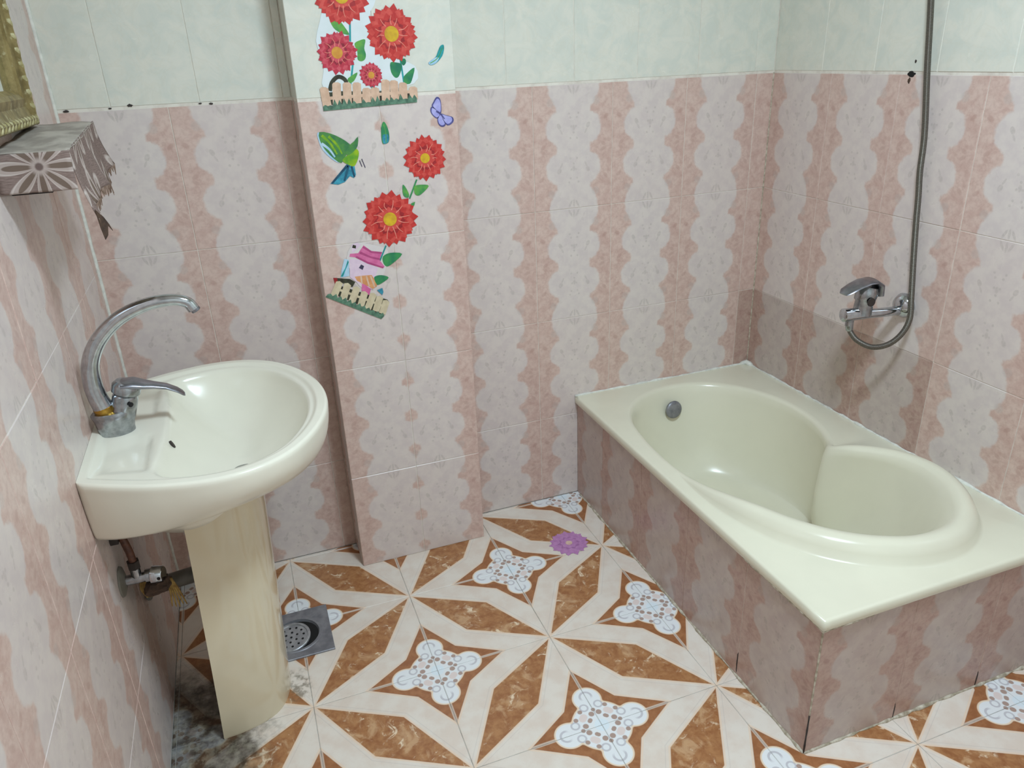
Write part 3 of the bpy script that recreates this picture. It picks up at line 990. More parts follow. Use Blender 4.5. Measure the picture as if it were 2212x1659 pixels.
vs = [tuple(v.co) for v in bm.verts]; fs = [tuple(v.index for v in f.verts) for f in bm.faces]; bm.free()
mesh_obj('sealing_wrap', vs, fs, M['rust'], valve)
def strand(pts_, r, mat, parent, name='fibre'):
    p = catmull(pts_, 6)
    n = len(p)
    vs, fs, _ = tube([q * T for q in p], [r * (1 - .7 * k / n) for k in range(n)], 8)
    return mesh_obj(name, vs, fs, mat, parent, True)
for k in range(5):
    a = .012 * k
    strand([(XL + .115 + a, VY + .02, VZ - .03), (XL + .10 + a, VY + .01, VZ - .10), (XL + .125 + a * .8, VY, VZ - .17)], .0035, M['fibre'], valve)
for k in range(5):
    a = .013 * (k - 2)
    strand([(XL + .27 + a * .6, VY + .03, VZ - .08), (XL + .29 + a, VY + .03, VZ - .18), (XL + .30 + a * 1.8, VY + .02, VZ - .30 - .01 * (k % 3))], .0035, M['fibre'], valve)
hs = empty('supply_hose', ((XL + .1) * T, VY * T, (VZ + .1) * T), 'brown braided supply hose rising from the stop valve', 'hose')
hp = catmull([(XL + .10, VY, VZ + .10), (XL + .098, VY, VZ + .20), (XL + .07, VY + .03, VZ + .33), (XL + .050, VY + .06, VZ + .43), (XL + .055, VY + .10, VZ + .485)], 6)
vs, fs, _ = tube([p * T for p in hp], .024 * T, 12)
mesh_obj('hose_tube', vs, fs, M['hose_red'], hs, True)
vs, fs = cyl(t3((XL + .10, VY, VZ + .085)), t3((XL + .10, VY, VZ + .14)), .040 * T, seg=6)
mesh_obj('hose_nut', vs, fs, M['dark'], hs)
wp = empty('waste_pipe', (XL * T, .62 * T, 1.1 * T), 'grey plastic waste pipe running from the wall into the pedestal', 'pipe')
vs, fs, _ = tube([t3((XL + .003, .60, 1.02)), t3((XL + .55, .56, 1.10))], .062 * T, 20)
mesh_obj('pipe_run', vs, fs, M['pvc'], wp, True, angle=40)
vs, fs = cyl(t3((XL + .003, .60, 1.02)), t3((XL + .03, .60, 1.022)), .09 * T, seg=24, bevel=.002)
mesh_obj('pipe_collar', vs, fs, M['pvc'], wp, True, angle=40)

# ------------------------------------------------------------------ floor drain
dr = empty('floor_drain', (-.055 * T, .872 * T, 0), 'square steel floor drain with a round perforated grate beside the pedestal', 'drain')
DX, DY, DS = -.055, .872, .305
CUX, CUY = -.045, .86
NQ = 48
sq, ci_ = [], []
for k in range(NQ):
    a = 2 * math.pi * k / NQ
    c, s = math.cos(a), math.sin(a)
    m_ = max(abs(c), abs(s))
    sq.append((DX + DS * c / m_, DY + DS * s / m_))
    ci_.append((CUX, CUY, c, s))
def sqz(z, k=1.0): return [((DX + (x_ - DX) * k) * T, (DY + (y_ - DY) * k) * T, z) for x_, y_ in sq]
def ciz(z, r): return [((cx_ + c * r) * T, (cy_ + s * r) * T, z) for cx_, cy_, c, s in ci_]
vs, fs = loft([sqz(.0005), sqz(.0045), sqz(.0055, .985), ciz(.0055, .222), ciz(.0075, .216), ciz(.0075, .196), ciz(.001, .188), ciz(-.0008, .18)])
mesh_obj('drain_plate', vs, fs, M['steel'], dr, True, angle=30)
vs, fs = loft([ciz(.0008, .19), ciz(.0010, .02)], True, False, True)
mesh_obj('drain_mouth', vs, fs, M['black'], dr)
# tilted loose grate, pushed towards the pedestal
gc = Vector(((CUX - .045) * T, (CUY - .035) * T, .0095))
tilt = Matrix.Rotation(math.radians(5), 3, 'X') @ Matrix.Rotation(math.radians(-5), 3, 'Y')
def gring(r, z, n=40): return [gc + tilt @ Vector((math.cos(2 * math.pi * k / n) * r * T, math.sin(2 * math.pi * k / n) * r * T, z)) for k in range(n)]
vs, fs = loft([gring(.165, -.003), gring(.165, .002), gring(.158, .004), gring(.142, .004), gring(.136, .001), gring(.02, .0012)], True, True, True)
gr = mesh_obj('grate', vs, fs, M['grate'], dr, True, angle=40)
parts_ = []
hp_ = [(0, 0)] + [(.055 * math.cos(k * math.pi / 3 + .3), .055 * math.sin(k * math.pi / 3 + .3)) for k in range(6)] + \
      [(.107 * math.cos(k * math.pi / 6), .107 * math.sin(k * math.pi / 6)) for k in range(12)]
for hx, hy in hp_:
    c0 = gc + tilt @ Vector((hx * T, hy * T, .0005)); c1 = gc + tilt @ Vector((hx * T, hy * T, .0018))
    vs, fs = cyl(c0, c1, .0034, seg=10)
    mesh_obj('grate_hole', vs, fs, M['black'], gr)

# ------------------------------------------------------------------ shower mixer on the right wall
mx = empty('bath_mixer_tap', (XR * T, 0, 2.48 * T), 'chrome bath mixer tap with lever on the right wall above the bathtub', 'tap')
vs, fs, _ = tube([t3((XR - .001, 0, 2.49)), t3((XR - .014, 0, 2.49)), t3((XR - .05, 0, 2.49)), t3((XR - .075, 0.002, 2.49)), t3((XR - .08, .002, 2.49))], [.105 * T, .108 * T, .09 * T, .05 * T, .03 * T], 28)
mesh_obj('wall_flange', vs, fs, M['chrome_bright'], mx, True, angle=50)
arm = catmull([(XR - .05, .002, 2.452), (XR - .20, .02, 2.450), (XR - .36, .055, 2.452), (4.88, .085, 2.455), (4.80, .097, 2.455)], 6)
n = len(arm)
vs, fs, _ = tube([p * T for p in arm], [(.040 + .018 * sstep(k / n, .3, .8)) * T for k in range(n - 1)] + [.045 * T], 20)
mesh_obj('mixer_body', vs, fs, M['chrome_bright'], mx, True, angle=50)
vs, fs, _ = tube([t3((4.87, .08, 2.43)), t3((4.87, .078, 2.36))], [.036 * T, .034 * T], 16)
mesh_obj('hose_outlet', vs, fs, M['chrome'], mx, True, angle=50)
vs, fs, _ = tube([t3((4.985, .075, 2.44)), t3((5.00, .08, 2.56)), t3((5.003, .085, 2.565)), t3((5.02, .085, 2.64)), t3((5.03, .085, 2.68))], [.080 * T, .074 * T, .086 * T, .094 * T, .075 * T], 24)
mesh_obj('cartridge', vs, fs, M['chrome'], mx, True, angle=50)
lv = [(5.13, 2.60, .075, .035), (5.115, 2.69, .085, .030), (5.05, 2.730, .090, .026), (4.97, 2.728, .088, .022), (4.88, 2.705, .082, .018), (4.80, 2.672, .074, .014), (4.765, 2.650, .045, .008)]
loops_ = []
for k_, (x_, z_, hw, hh) in enumerate(lv):
    a0 = lv[max(0, k_ - 1)]; a1 = lv[min(len(lv) - 1, k_ + 1)]
    tx, tz = a1[0] - a0[0], a1[1] - a0[1]
    l_ = math.hypot(tx, tz); nx_, nz_ = -tz / l_, tx / l_
    loops_.append([((x_ + nx_ * hh * math.sin(a)) * T, (.085 + hw * math.cos(a)) * T, (z_ + nz_ * hh * math.sin(a)) * T)
                   for a in [2 * math.pi * j / 18 for j in range(18)]])
vs, fs = loft(loops_, True, True, True)
mesh_obj('lever', vs, fs, M['satin'], mx, True, angle=60)
vs, fs = cyl(t3((4.985, -.002, 2.575)), t3((4.985, -.018, 2.575)), .036 * T, seg=16)
mesh_obj('diverter_button', vs, fs, M['dark'], mx, True, angle=40)

hose = empty('shower_hose', (5.32 * T, .25 * T, 2.2 * T), 'long flexible steel shower hose looping up the right wall', 'hose')
HP = [(5.31, .40, 6.05), (5.325, .34, 5.6), (5.325, .211, 4.86), (5.325, .137, 4.373), (5.325, .058, 3.90), (5.325, .040, 3.62), (5.325, .012, 3.42), (5.325, -.012, 3.20),
      (5.325, -.050, 2.913), (5.315, -.105, 2.60), (5.29, -.150, 2.42), (5.23, -.145, 2.29), (5.14, -.105, 2.20), (5.04, -.035, 2.172), (4.94, .030, 2.225),
      (4.885, .065, 2.30), (4.87, .078, 2.36)]
pth = catmull(HP, 10)
vs, fs, uvs = tube([p * T for p in pth], .0078, 12)
mesh_obj('hose_tube', vs, fs, M['hose'], hose, True, uvs=uvs)
vs, fs = cyl(t3((4.87, .078, 2.372)), t3((4.876, .072, 2.315)), .0115, .0095, 14, .001)
mesh_obj('hose_ferrule', vs, fs, M['chrome'], hose, True, angle=40)
# its hand shower, hooked on the wall above the picture
hsw = empty('hand_shower', (XR * T, .42 * T, 6.1 * T), 'chrome hand shower hooked high on the right wall', 'shower')
vs, fs = cyl(t3((XR - .001, .42, 6.12)), t3((XR - .09, .42, 6.12)), .016, seg=18, bevel=.002)
mesh_obj('wall_hook', vs, fs, M['chrome'], hsw, True, angle=40)
vs, fs, _ = tube([t3((5.30, .40, 6.07)), t3((5.26, .38, 6.25)), t3((5.15, .34, 6.6))], [.010, .012, .011], 14)
mesh_obj('shower_handle', vs, fs, M['chrome'], hsw, True, angle=40)
vs, fs, _ = tube([t3((5.16, .34, 6.64)), t3((5.11, .33, 6.60)), t3((5.08, .325, 6.58))], [.02, .036, .034], 22)
mesh_obj('shower_head', vs, fs, M['chrome'], hsw, True, angle=40)

# ------------------------------------------------------------------ shelf with cloth, and mirror
SZ, SX1, SY0, SY1 = 4.222, -.700, .0, 1.08
def tlt(y_): return .070 * (y_ - SY0)
sh = empty('wall_shelf', (XL * T, (SY0 + SY1) / 2 * T, SZ * T), 'small wall shelf hidden under a brown printed cloth beneath the mirror', 'shelf')
vs, fs = boxvf((XL + .002) * T, SX1 * T, SY0 * T, SY1 * T, (SZ - .06) * T, SZ * T)
vs = [(a_, b_, c_ + tlt(b_ / T) * T) for a_, b_, c_ in vs]
mesh_obj('shelf_board', vs, fs, M['board'], sh)
for yy in (SY0 + .2, SY1 - .2):
    vs, fs = boxvf((XL + .002) * T, (XL + .2) * T, (yy - .012) * T, (yy + .012) * T, (SZ - .22) * T, (SZ - .06) * T)
    mesh_obj('shelf_bracket', vs, fs, M['dark'], sh)
cl = empty('shelf_cloth', (SX1 * T, SY0 * T, SZ * T), 'brown leaf-print cloth with a ragged fringe draped over the wall shelf', 'cloth')
# front panel: over the outer edge, hanging with waves
NYc, NZc = 44, 16
grid, uvg = [], []
for i in range(NYc + 1):
    f = i / NYc
    yy = SY0 - .02 + (SY1 + .04 - SY0) * f
    drop = .27 + .05 * math.sin(f * 9 + 1) * .5 + .06 * (1 - f)
    for j in range(NZc + 1):
        g = j / NZc
        fl = .030 + .05 * g * g + .012 * g * math.sin(f * 26) + .016 * g * math.sin(f * 11 + 2)
        grid.append(((SX1 + fl) * T, (yy + .02 * g * math.sin(f * 15)) * T, (SZ + tlt(yy) + .016 - drop * g - .02 * (1 - math.cos(min(1, g * 6) * math.pi / 2))) * T))
        uvg.append((yy * T + .05, g * drop * T + .03))
fsg = [(i * (NZc + 1) + j, (i + 1) * (NZc + 1) + j, (i + 1) * (NZc + 1) + j + 1, i * (NZc + 1) + j + 1) for i in range(NYc) for j in range(NZc)]
o = mesh_obj('front_drop', grid, fsg, M['cloth'], cl, True, uvs=uvg)
md = o.modifiers.new('thickness', 'SOLIDIFY'); md.thickness = .0016; md.offset = 1
# fringe teeth
rr = random.Random(9)
tv, tf = [], []
for i in range(0, NYc):
    a = Vector(grid[i * (NZc + 1) + NZc]); b = Vector(grid[(i + 1) * (NZc + 1) + NZc])
    L = rr.uniform(.010, .022); k = len(tv)
    mid = (a + b) / 2 + Vector((rr.uniform(-.002, .003), rr.uniform(-.002, .002), -L))
    dx_ = Vector((.0012, 0, 0))
    tv += [a, b, mid, a - dx_, b - dx_, mid - dx_]
    tf += [(k, k + 1, k + 2), (k + 3, k + 5, k + 4), (k, k + 2, k + 5, k + 3), (k + 1, k + 4, k + 5, k + 2)]
mesh_obj('fringe', tv, tf, M['lace'], cl)
# top sheet
NXc = 14
grid, uvg = [], []
for i in range(NYc + 1):
    f = i / NYc; yy = SY0 - .022 + (SY1 + .044 - SY0) * f
    for j in range(NXc + 1):
        g = j / NXc; xx = XL + .004 + (SX1 + .032 - XL - .004) * g
        grid.append((xx * T, yy * T, (SZ + tlt(yy) + .017 + .004 * math.sin(g * 7 + f * 9) + .003 * math.sin(f * 23) - .006 * g ** 6) * T))
        uvg.append((xx * T, yy * T))
fsg = [(i * (NXc + 1) + j, (i + 1) * (NXc + 1) + j, (i + 1) * (NXc + 1) + j + 1, i * (NXc + 1) + j + 1) for i in range(NYc) for j in range(NXc)]
o = mesh_obj('top_sheet', grid, fsg, M['cloth_top'], cl, True, uvs=uvg)
md = o.modifiers.new('thickness', 'SOLIDIFY'); md.thickness = .0016; md.offset = -1
# near end drop with the big printed flower
grid, uvg = [], []
for i in range(NXc + 1):
    f = i / NXc; xx = XL + .006 + (SX1 + .034 - XL - .006) * f
    for j in range(NZc + 1):
        g = j / NZc
        zz = SZ + .014 - .198 * g
        yy = SY0 - .024 - .02 * math.sin(g * 1.5) - .006 * g * math.sin(f * 12)
        grid.append((xx * T, yy * T, zz * T))
        uvg.append(((xx + .82) * T, (zz - 4.165) * T))
fsg = [(i * (NZc + 1) + j, (i + 1) * (NZc + 1) + j, (i + 1) * (NZc + 1) + j + 1, i * (NZc + 1) + j + 1) for i in range(NXc) for j in range(NZc)]
o = mesh_obj('end_drop', grid, fsg, M['cloth'], cl, True, uvs=uvg)
md = o.modifiers.new('thickness', 'SOLIDIFY'); md.thickness = .0016; md.offset = 1
# hanging torn lace tip at the near outer corner
ax_, ay_ = SX1 + .085, SY0 - .03
tip = [(0, 0), (.045, -.05), (.070, -.095), (.085, -.135), (.060, -.100), (.045, -.150), (.020, -.170), (.008, -.10)]
vs = [((ax_ + x_ * .6) * T, (ay_ + x_ * .9) * T, (SZ - .30 + z_) * T) for x_, z_ in tip] + [((ax_ + x_ * .6) * T - .001, (ay_ + x_ * .9) * T + .001, (SZ - .30 + z_) * T) for x_, z_ in tip]
k = len(tip)
fs = [tuple(range(k)), tuple(reversed(range(k, 2 * k)))] + [(j, (j + 1) % k, k + (j + 1) % k, k + j) for j in range(k)]
o = mesh_obj('torn_tip', vs, fs, M['rust'], cl)

mi = empty('wall_mirror', (XL * T, .33 * T, 4.31 * T), 'mirror in an old carved gilt frame above the shelf on the left wall', 'mirror')
MY0, MY1, MZ0, MZ1 = -.28, .93, 4.312, 6.15
FWD = .215
def frame_bar(name, a0, a1, b, axis, inner):
    """mitred bar along y or z; cross-section stepped, thickness off the wall"""
    sec = [(0.0, .002), (0.0, .045), (.015, .085), (.05, .098), (.075, .075), (.12, .062), (.165, .074), (.19, .060), (FWD, .030), (FWD, .002)]
    L0, L1 = [], []
    for d, h in sec:
        if axis == 'y':
            z_ = b + inner * d
            L0.append(((XL + h) * T, (a0 + d) * T, z_ * T)); L1.append(((XL + h) * T, (a1 - d) * T, z_ * T))
        else:
            y_ = b + inner * d
            L0.append(((XL + h) * T, y_ * T, (a0 + d) * T)); L1.append(((XL + h) * T, y_ * T, (a1 - d) * T))
    vs, fs = loft([L0, L1], True, True, True)
    bar = mesh_obj(name, vs, fs, M['gilt'], mi)
    # carved leaves along the outer moulding
    n = int((a1 - a0) / .075)
    vv, ff = [], []
    for k in range(n):
        c = a0 + (k + .5) * (a1 - a0) / n
        m_, w_ = 10, .026
        ring0, ring1, topc = [], [], []
        for q in range(m_):
            t_ = 2 * math.pi * q / m_
            u_, v_ = math.cos(t_) * w_, math.sin(t_) * .030
            u_ += v_ * .5
            for rg, sc, h in ((ring0, 1.0, .078), (ring1, .75, .095), (topc, .3, .099)):
                if axis == 'y': rg.append(((XL + h) * T, (c + u_ * sc) * T, (b + inner * (.042 + v_ * sc)) * T))
                else: rg.append(((XL + h) * T, (b + inner * (.042 + v_ * sc)) * T, (c + u_ * sc) * T))
        v0, f0 = loft([ring0, ring1, topc], True, False, True)
        k0 = len(vv); vv += v0; ff += [tuple(i + k0 for i in q) for q in f0]
    mesh_obj('carved_leaves', vv, ff, M['gilt_lt'], bar, True)
    return bar
frame_bar('frame_rail', MY0, MY1, MZ0, 'y', 1)
frame_bar('frame_rail', MY0, MY1, MZ1, 'y', -1)
frame_bar('frame_stile', MZ0, MZ1, MY1, 'z', -1)
frame_bar('frame_stile', MZ0, MZ1, MY0, 'z', 1)
vs, fs = boxvf((XL + .004) * T, (XL + .028) * T, (MY0 + FWD - .01) * T, (MY1 - FWD + .01) * T, (MZ0 + FWD - .01) * T, (MZ1 - FWD + .01) * T)
mesh_obj('mirror_glass', vs, fs, M['mirror'], mi)

# ------------------------------------------------------------------ stickers on the pillar
ST = {
'leaf_a': [(1.001, 4.901), (1.069, 4.883), (1.109, 4.834), (1.132, 4.786), (1.069, 4.802), (1.021, 4.837)],
'leaf_b': [(1.25, 4.749), (1.204, 4.745), (1.164, 4.722), (1.179, 4.668), (1.175, 4.614), (1.202, 4.599), (1.231, 4.612), (1.243, 4.646), (1.235, 4.691)],
'leaf_c': [(1.426, 4.58), (1.473, 4.58), (1.514, 4.566), (1.506, 4.521), (1.48, 4.476), (1.451, 4.473), (1.425, 4.514)],
'leaf_d': [(1.615, 4.537), (1.543, 4.494), (1.518, 4.465), (1.525, 4.428), (1.558, 4.419), (1.583, 4.441)],
'leaf_e': [(1.163, 4.521), (1.11, 4.498), (1.08, 4.475), (1.098, 4.449), (1.133, 4.467)],
'leaf_j': [(1.235, 5.02), (1.30, 5.03), (1.33, 5.06), (1.27, 5.10), (1.22, 5.06)],
'fence_top': [(0.893, 4.429), (0.992, 4.459), (1.072, 4.455), (1.147, 4.451), (1.218, 4.408), (1.284, 4.409), (1.372, 4.461), (1.438, 4.453), (1.509, 4.434), (1.59, 4.399)],
'fence_bot': [(0.902, 4.303), (0.977, 4.303), (1.058, 4.304), (1.135, 4.31), (1.207, 4.311), (1.279, 4.312), (1.362, 4.313), (1.436, 4.319), (1.504, 4.321), (1.589, 4.327)],
'feather_a': [(1.731, 4.568), (1.752, 4.549), (1.799, 4.565), (1.849, 4.614), (1.867, 4.664), (1.864, 4.694), (1.837, 4.685), (1.814, 4.646), (1.791, 4.606)],
'feather_b': [(1.326, 4.151), (1.349, 4.12), (1.362, 4.054), (1.352, 3.994), (1.308, 3.982), (1.296, 4.018), (1.303, 4.108)],
'bf_a': [(1.799, 4.182), (1.811, 4.245), (1.803, 4.299), (1.775, 4.311), (1.747, 4.275), (1.734, 4.24)],
'bf_b': [(1.799, 4.182), (1.734, 4.24), (1.717, 4.21), (1.734, 4.173), (1.771, 4.148)],
'bf_c': [(1.799, 4.182), (1.852, 4.166), (1.901, 4.149), (1.903, 4.112), (1.856, 4.088), (1.819, 4.127)],
'bf_d': [(1.799, 4.182), (1.771, 4.148), (1.777, 4.102), (1.806, 4.08), (1.837, 4.094), (1.82, 4.136)],
'bird_wing': [(0.814, 4.106), (0.898, 4.09), (0.975, 4.05), (1.031, 4.007), (1.057, 3.965), (1.0, 3.919), (0.956, 3.861), (0.903, 3.896), (0.841, 3.971), (0.811, 4.042)],
'bird_wingblue': [(0.799, 4.102), (0.853, 4.093), (0.867, 4.009), (0.919, 3.935), (0.94, 3.863), (0.883, 3.898), (0.821, 3.972), (0.8, 4.043)],
'bird_head': [(1.11, 4.051), (1.099, 3.982), (1.065, 3.944), (1.02, 3.917), (0.992, 3.939), (1.029, 3.987), (1.075, 4.019)],
'bird_body': [(1.068, 3.964), (1.102, 3.941), (1.089, 3.881), (1.051, 3.828), (1.001, 3.848), (0.964, 3.881), (1.01, 3.918)],
'bird_tail': [(1.007, 3.852), (1.056, 3.828), (1.059, 3.761), (1.04, 3.737), (1.01, 3.755), (0.963, 3.712), (0.908, 3.696), (0.847, 3.709), (0.93, 3.782)],
'leaf_f': [(1.431, 3.644), (1.452, 3.631), (1.479, 3.564), (1.465, 3.539), (1.429, 3.564)],
'leaf_g': [(1.653, 3.618), (1.598, 3.634), (1.535, 3.629), (1.525, 3.582), (1.54, 3.553), (1.579, 3.555)],
'leaf_h': [(1.371, 3.073), (1.267, 3.094), (1.203, 3.069), (1.202, 3.013), (1.229, 2.981), (1.282, 3.002)],
'leaf_i': [(1.234, 2.882), (1.176, 2.911), (1.125, 2.91), (1.108, 2.891), (1.127, 2.834), (1.168, 2.841)],
'house_wall': [(0.921, 3.083), (1.003, 3.068), (1.153, 2.978), (1.126, 2.92), (1.092, 2.794), (0.978, 2.857), (0.907, 2.928)],
'house_roof': [(1.052, 3.185), (1.11, 3.13), (1.203, 3.109), (1.171, 3.047), (1.209, 2.981), (1.192, 2.968), (1.068, 3.025), (0.972, 3.092), (0.924, 3.103), (0.932, 3.127), (1.0, 3.124)],
'roof_stripe': [(1.021, 3.136), (1.1, 3.086), (1.177, 3.057), (1.175, 3.042), (1.093, 3.072), (1.009, 3.12)],
'house_window': [(1.013, 3.026), (1.036, 3.008), (1.02, 2.977), (0.99, 2.999)],
'awning': [(0.947, 2.928), (1.021, 2.928), (1.091, 2.924), (1.12, 2.864), (1.125, 2.821), (1.087, 2.8), (1.036, 2.839), (0.962, 2.89)],
'window_pole': [(0.906, 3.075), (0.913, 3.059), (0.849, 2.941), (0.83, 2.944), (0.878, 3.013)],
'turquoise': [(1.121, 2.785), (1.169, 2.799), (1.175, 2.762), (1.162, 2.735)],
'fence2_roof': [(0.771, 2.941), (0.905, 2.913), (0.946, 2.882), (0.916, 2.84), (0.842, 2.886), (0.781, 2.904)],
'fence2_base': [(0.682, 2.79), (1.133, 2.522), (1.159, 2.567), (0.926, 2.682), (0.718, 2.805)],
'fence2_top': [(0.814, 2.895), (0.88, 2.87), (0.954, 2.829), (1.014, 2.779), (1.087, 2.753), (1.14, 2.719), (1.191, 2.675)],
'fence2_bot': [(0.75, 2.78), (0.823, 2.739), (0.888, 2.698), (0.965, 2.665), (1.022, 2.63), (1.09, 2.599), (1.144, 2.569)],
}
LAY = 0.00035
def on_pillar(x_, z_, lay): return (x_ * T, PY * T - .0008 - lay * LAY, z_ * T)
def on_floor(x_, y_, lay): return (x_ * T, y_ * T, .0008 + lay * LAY)
def flat_vf(pts, lay, place=on_pillar, th=1.0):
    n = len(pts)
    a = [place(x_, z_, lay) for x_, z_ in pts]
    b = [place(x_, z_, lay - th) for x_, z_ in pts]
    return a + b, [tuple(range(n))] + [(j, (j + 1) % n, n + (j + 1) % n, n + j) for j in range(n)]
def flat(name, pts, lay, mat, parent, place=on_pillar, round_=0, th=1.0):
    if round_:
        pts = [(p.x, p.y) for p in catmull([(x_, z_, 0) for x_, z_ in pts], round_, True)]
    vs, fs = flat_vf(pts, lay, place, th)
    return mesh_obj(name, vs, fs, mat, parent)
def stroke(pts, w, taper=0.6):
    p = catmull([(a, b, 0) for a, b in pts], 5)
    n = len(p); L, R = [], []
    for i in range(n):
        t_ = (p[min(n - 1, i + 1)] - p[max(0, i - 1)]).normalized()
        ww = w * (1 - (1 - taper) * i / n) / 2
        L.append((p[i].x - t_.y * ww, p[i].y + t_.x * ww)); R.append((p[i].x + t_.y * ww, p[i].y - t_.x * ww))
    return L + list(reversed(R))
def sticker_root(name, x_, z_, label, cat='sticker', group=None):
    return empty(name, on_pillar(x_, z_, 0), label, cat, group)

def flower(parent, cx, cz, r, lay, mats, rot=0.0, n=17, place=on_pillar, core=M['gold'], corer=.27, name='flower_head', sy=1.0, lines=True):
    """dahlia print: rings of pointed petals, pale veins, yellow heart"""
    rr = random.Random(int(cx * 1000))
    head = None
    def petal(a, r0, r1, w):
        c, s = math.cos(a), math.sin(a)
        prof = [(r0, -.35 * w), (r0 + (r1 - r0) * .45, -.5 * w), (r0 + (r1 - r0) * .75, -.36 * w), (r1, 0.0),
                (r0 + (r1 - r0) * .72, .40 * w), (r0 + (r1 - r0) * .4, .5 * w), (r0, .35 * w)]
        return [(cx + d * c - k * s, cz + (d * s + k * c) * sy) for d, k in prof]
    specs = [(n, .30, 1.0, .40, 0.0, mats[0], 0), (n, .28, .90, .34, .5, mats[2], 1), (n - 4, .22, .74, .34, .2, mats[0], 2), (n - 5, .18, .56, .30, .6, mats[1], 3), (n - 6, .1, .46, .30, .1, mats[2], 4)]
    for num, a0, a1, wd, ph, mt, dl in specs:
        parts = []
        for k in range(num):
            a = rot + 2 * math.pi * (k + ph) / num + rr.uniform(-.05, .05)
            parts.append(flat_vf(petal(a, r * a0, r * a1 * rr.uniform(.94, 1.05), r * wd * rr.uniform(.9, 1.1)), lay + dl * .5 + .45 * k / num, place, .8))
        vs, fs = join(*parts)
        o = mesh_obj('petals' if head else name, vs, fs, mt, head or parent)
        head = head or o
    if lines:
        parts = []
        for k in range(int(n * .7)):
            a = rot + 2 * math.pi * (k + .35) / int(n * .7) + rr.uniform(-.1, .1)
            c, s = math.cos(a), math.sin(a); r0, r1 = r * rr.uniform(.28, .36), r * rr.uniform(.55, .74)
            b_ = rr.uniform(-.06, .06) * r
            pts = [(cx + r0 * c, cz + r0 * s * sy), (cx + (r0 + r1) / 2 * c - b_ * s, cz + ((r0 + r1) / 2 * s + b_ * c) * sy), (cx + r1 * c, cz + r1 * s * sy)]
            parts.append(flat_vf(stroke(pts, r * .035, .5), lay + 3.1, place, .5))
        vs, fs = join(*parts)
        mesh_obj('veins', vs, fs, M['peach'], head)
    pts = [(cx + r * corer * math.cos(k * math.pi / 12), cz + r * corer * math.sin(k * math.pi / 12) * sy) for k in range(24)]
    flat('flower_heart', pts, lay + 3.6, core, head, place)
    return head
REDS = (M['red'], M['red2'], M['red3']); CRIMS = (M['crim'], M['crim2'], M['crim3'])

g1 = sticker_root('garden_sticker', 1.25, 4.27, 'wall sticker of red dahlias behind a picket fence, on the pillar top')
flat('backing', [(.90, 4.40), (.92, 4.60), (.88, 4.75), (.95, 4.95), (1.0, 5.2), (1.32, 5.2), (1.36, 5.02), (1.3, 4.9), (1.4, 4.72), (1.45, 4.62), (1.62, 4.55), (1.6, 4.42), (1.25, 4.38)], .5, M['backing'], g1, round_=3)
for nm, mt in (('leaf_a', 'green'), ('leaf_b', 'green'), ('leaf_c', 'green2'), ('leaf_d', 'green2'), ('leaf_e', 'green'), ('leaf_j', 'green')):
    flat('leaf', ST[nm], 1.5, M[mt], g1, round_=3)
for a, b in (((1.154, 4.93), (1.134, 4.74)), ((1.508, 4.60), (1.522, 4.40)), ((1.139, 4.60), (1.093, 4.41)), ((1.265, 4.45), (1.262, 4.37))):
    flat('stem', stroke([a, b], .014, 1.0), 1.2, M['teal'], g1)
flat('leaf', [(1.505, 4.60), (1.545, 4.605), (1.55, 4.575), (1.525, 4.555)], 1.4, M['green2'], g1, round_=2)
flower(g1, 1.106, 5.052, .205, 2.2, REDS, .1, core=M['gold'])
flower(g1, 1.456, 4.783, .205, 2.6, REDS, .25)
flower(g1, 1.025, 4.666, .155, 2.4, CRIMS, .5, core=M['amber'])
flower(g1, 1.266, 4.498, .092, 4.2, CRIMS, .1, core=M['amber'])
flat('dark_gaps', [(.872, 4.30), (.90, 4.385), (1.0, 4.395), (1.25, 4.38), (1.6, 4.37), (1.612, 4.31)], 1.8, M['shade'], g1)
flat('lantern_handle', stroke([(.935, 4.40), (.96, 4.46), (1.01, 4.497), (1.06, 4.475), (1.075, 4.42)], .03, 1.0), 1.9, M['shade'], g1)
for (tx, tz), (bx_, bz_) in zip(ST['fence_top'], ST['fence_bot']):
    flat('picket', [(bx_ - .033, bz_ - .02), (bx_ + .033, bz_ - .02), (tx + .033, tz - .012), (tx + .012, tz), (tx - .020, tz), (tx - .033, tz - .012)], 3.0, M['picket'], g1)
flat('fence_rail', [(.895, 4.335), (1.605, 4.352), (1.605, 4.375), (.895, 4.358)], 2.6, M['picket'], g1)
rr = random.Random(3)
gp = [(.868, 4.258), (1.612, 4.281)]
for k in range(40, -1, -1):
    f = k / 40
    gp.append((.868 + .745 * f, 4.268 + .023 * f + .022 + rr.uniform(0, .05) * (k % 2)))
flat('turf', gp, 3.6, M['turf'], g1)

g2 = sticker_root('house_flower_sticker', 1.15, 2.55, 'tilted wall sticker of two red dahlias over a pink cottage, on the pillar front')
flat('backing', [(.93, 2.95), (.90, 3.1), (.98, 3.21), (1.10, 3.19), (1.25, 3.12), (1.22, 2.97), (1.14, 2.85), (1.0, 2.82)], .5, M['backing2'], g2, round_=3)
for nm, mt in (('leaf_f', 'green'), ('leaf_g', 'green'), ('leaf_h', 'green2'), ('leaf_i', 'green2')):
    flat('leaf', ST[nm], 1.9, M[mt], g2, round_=3)
flat('stem', stroke([(1.555, 3.68), (1.48, 3.53)], .013, 1.0), 1.3, M['green2'], g2)
flat('stem', stroke([(1.24, 3.16), (1.174, 3.036)], .013, 1.0), 1.3, M['teal'], g2)
flat('leaf', [(1.49, 3.49), (1.525, 3.50), (1.515, 3.47), (1.48, 3.455)], 1.4, M['green'], g2)
flower(g2, 1.640, 3.845, .180, 2.4, REDS, .2, n=18, corer=.22)
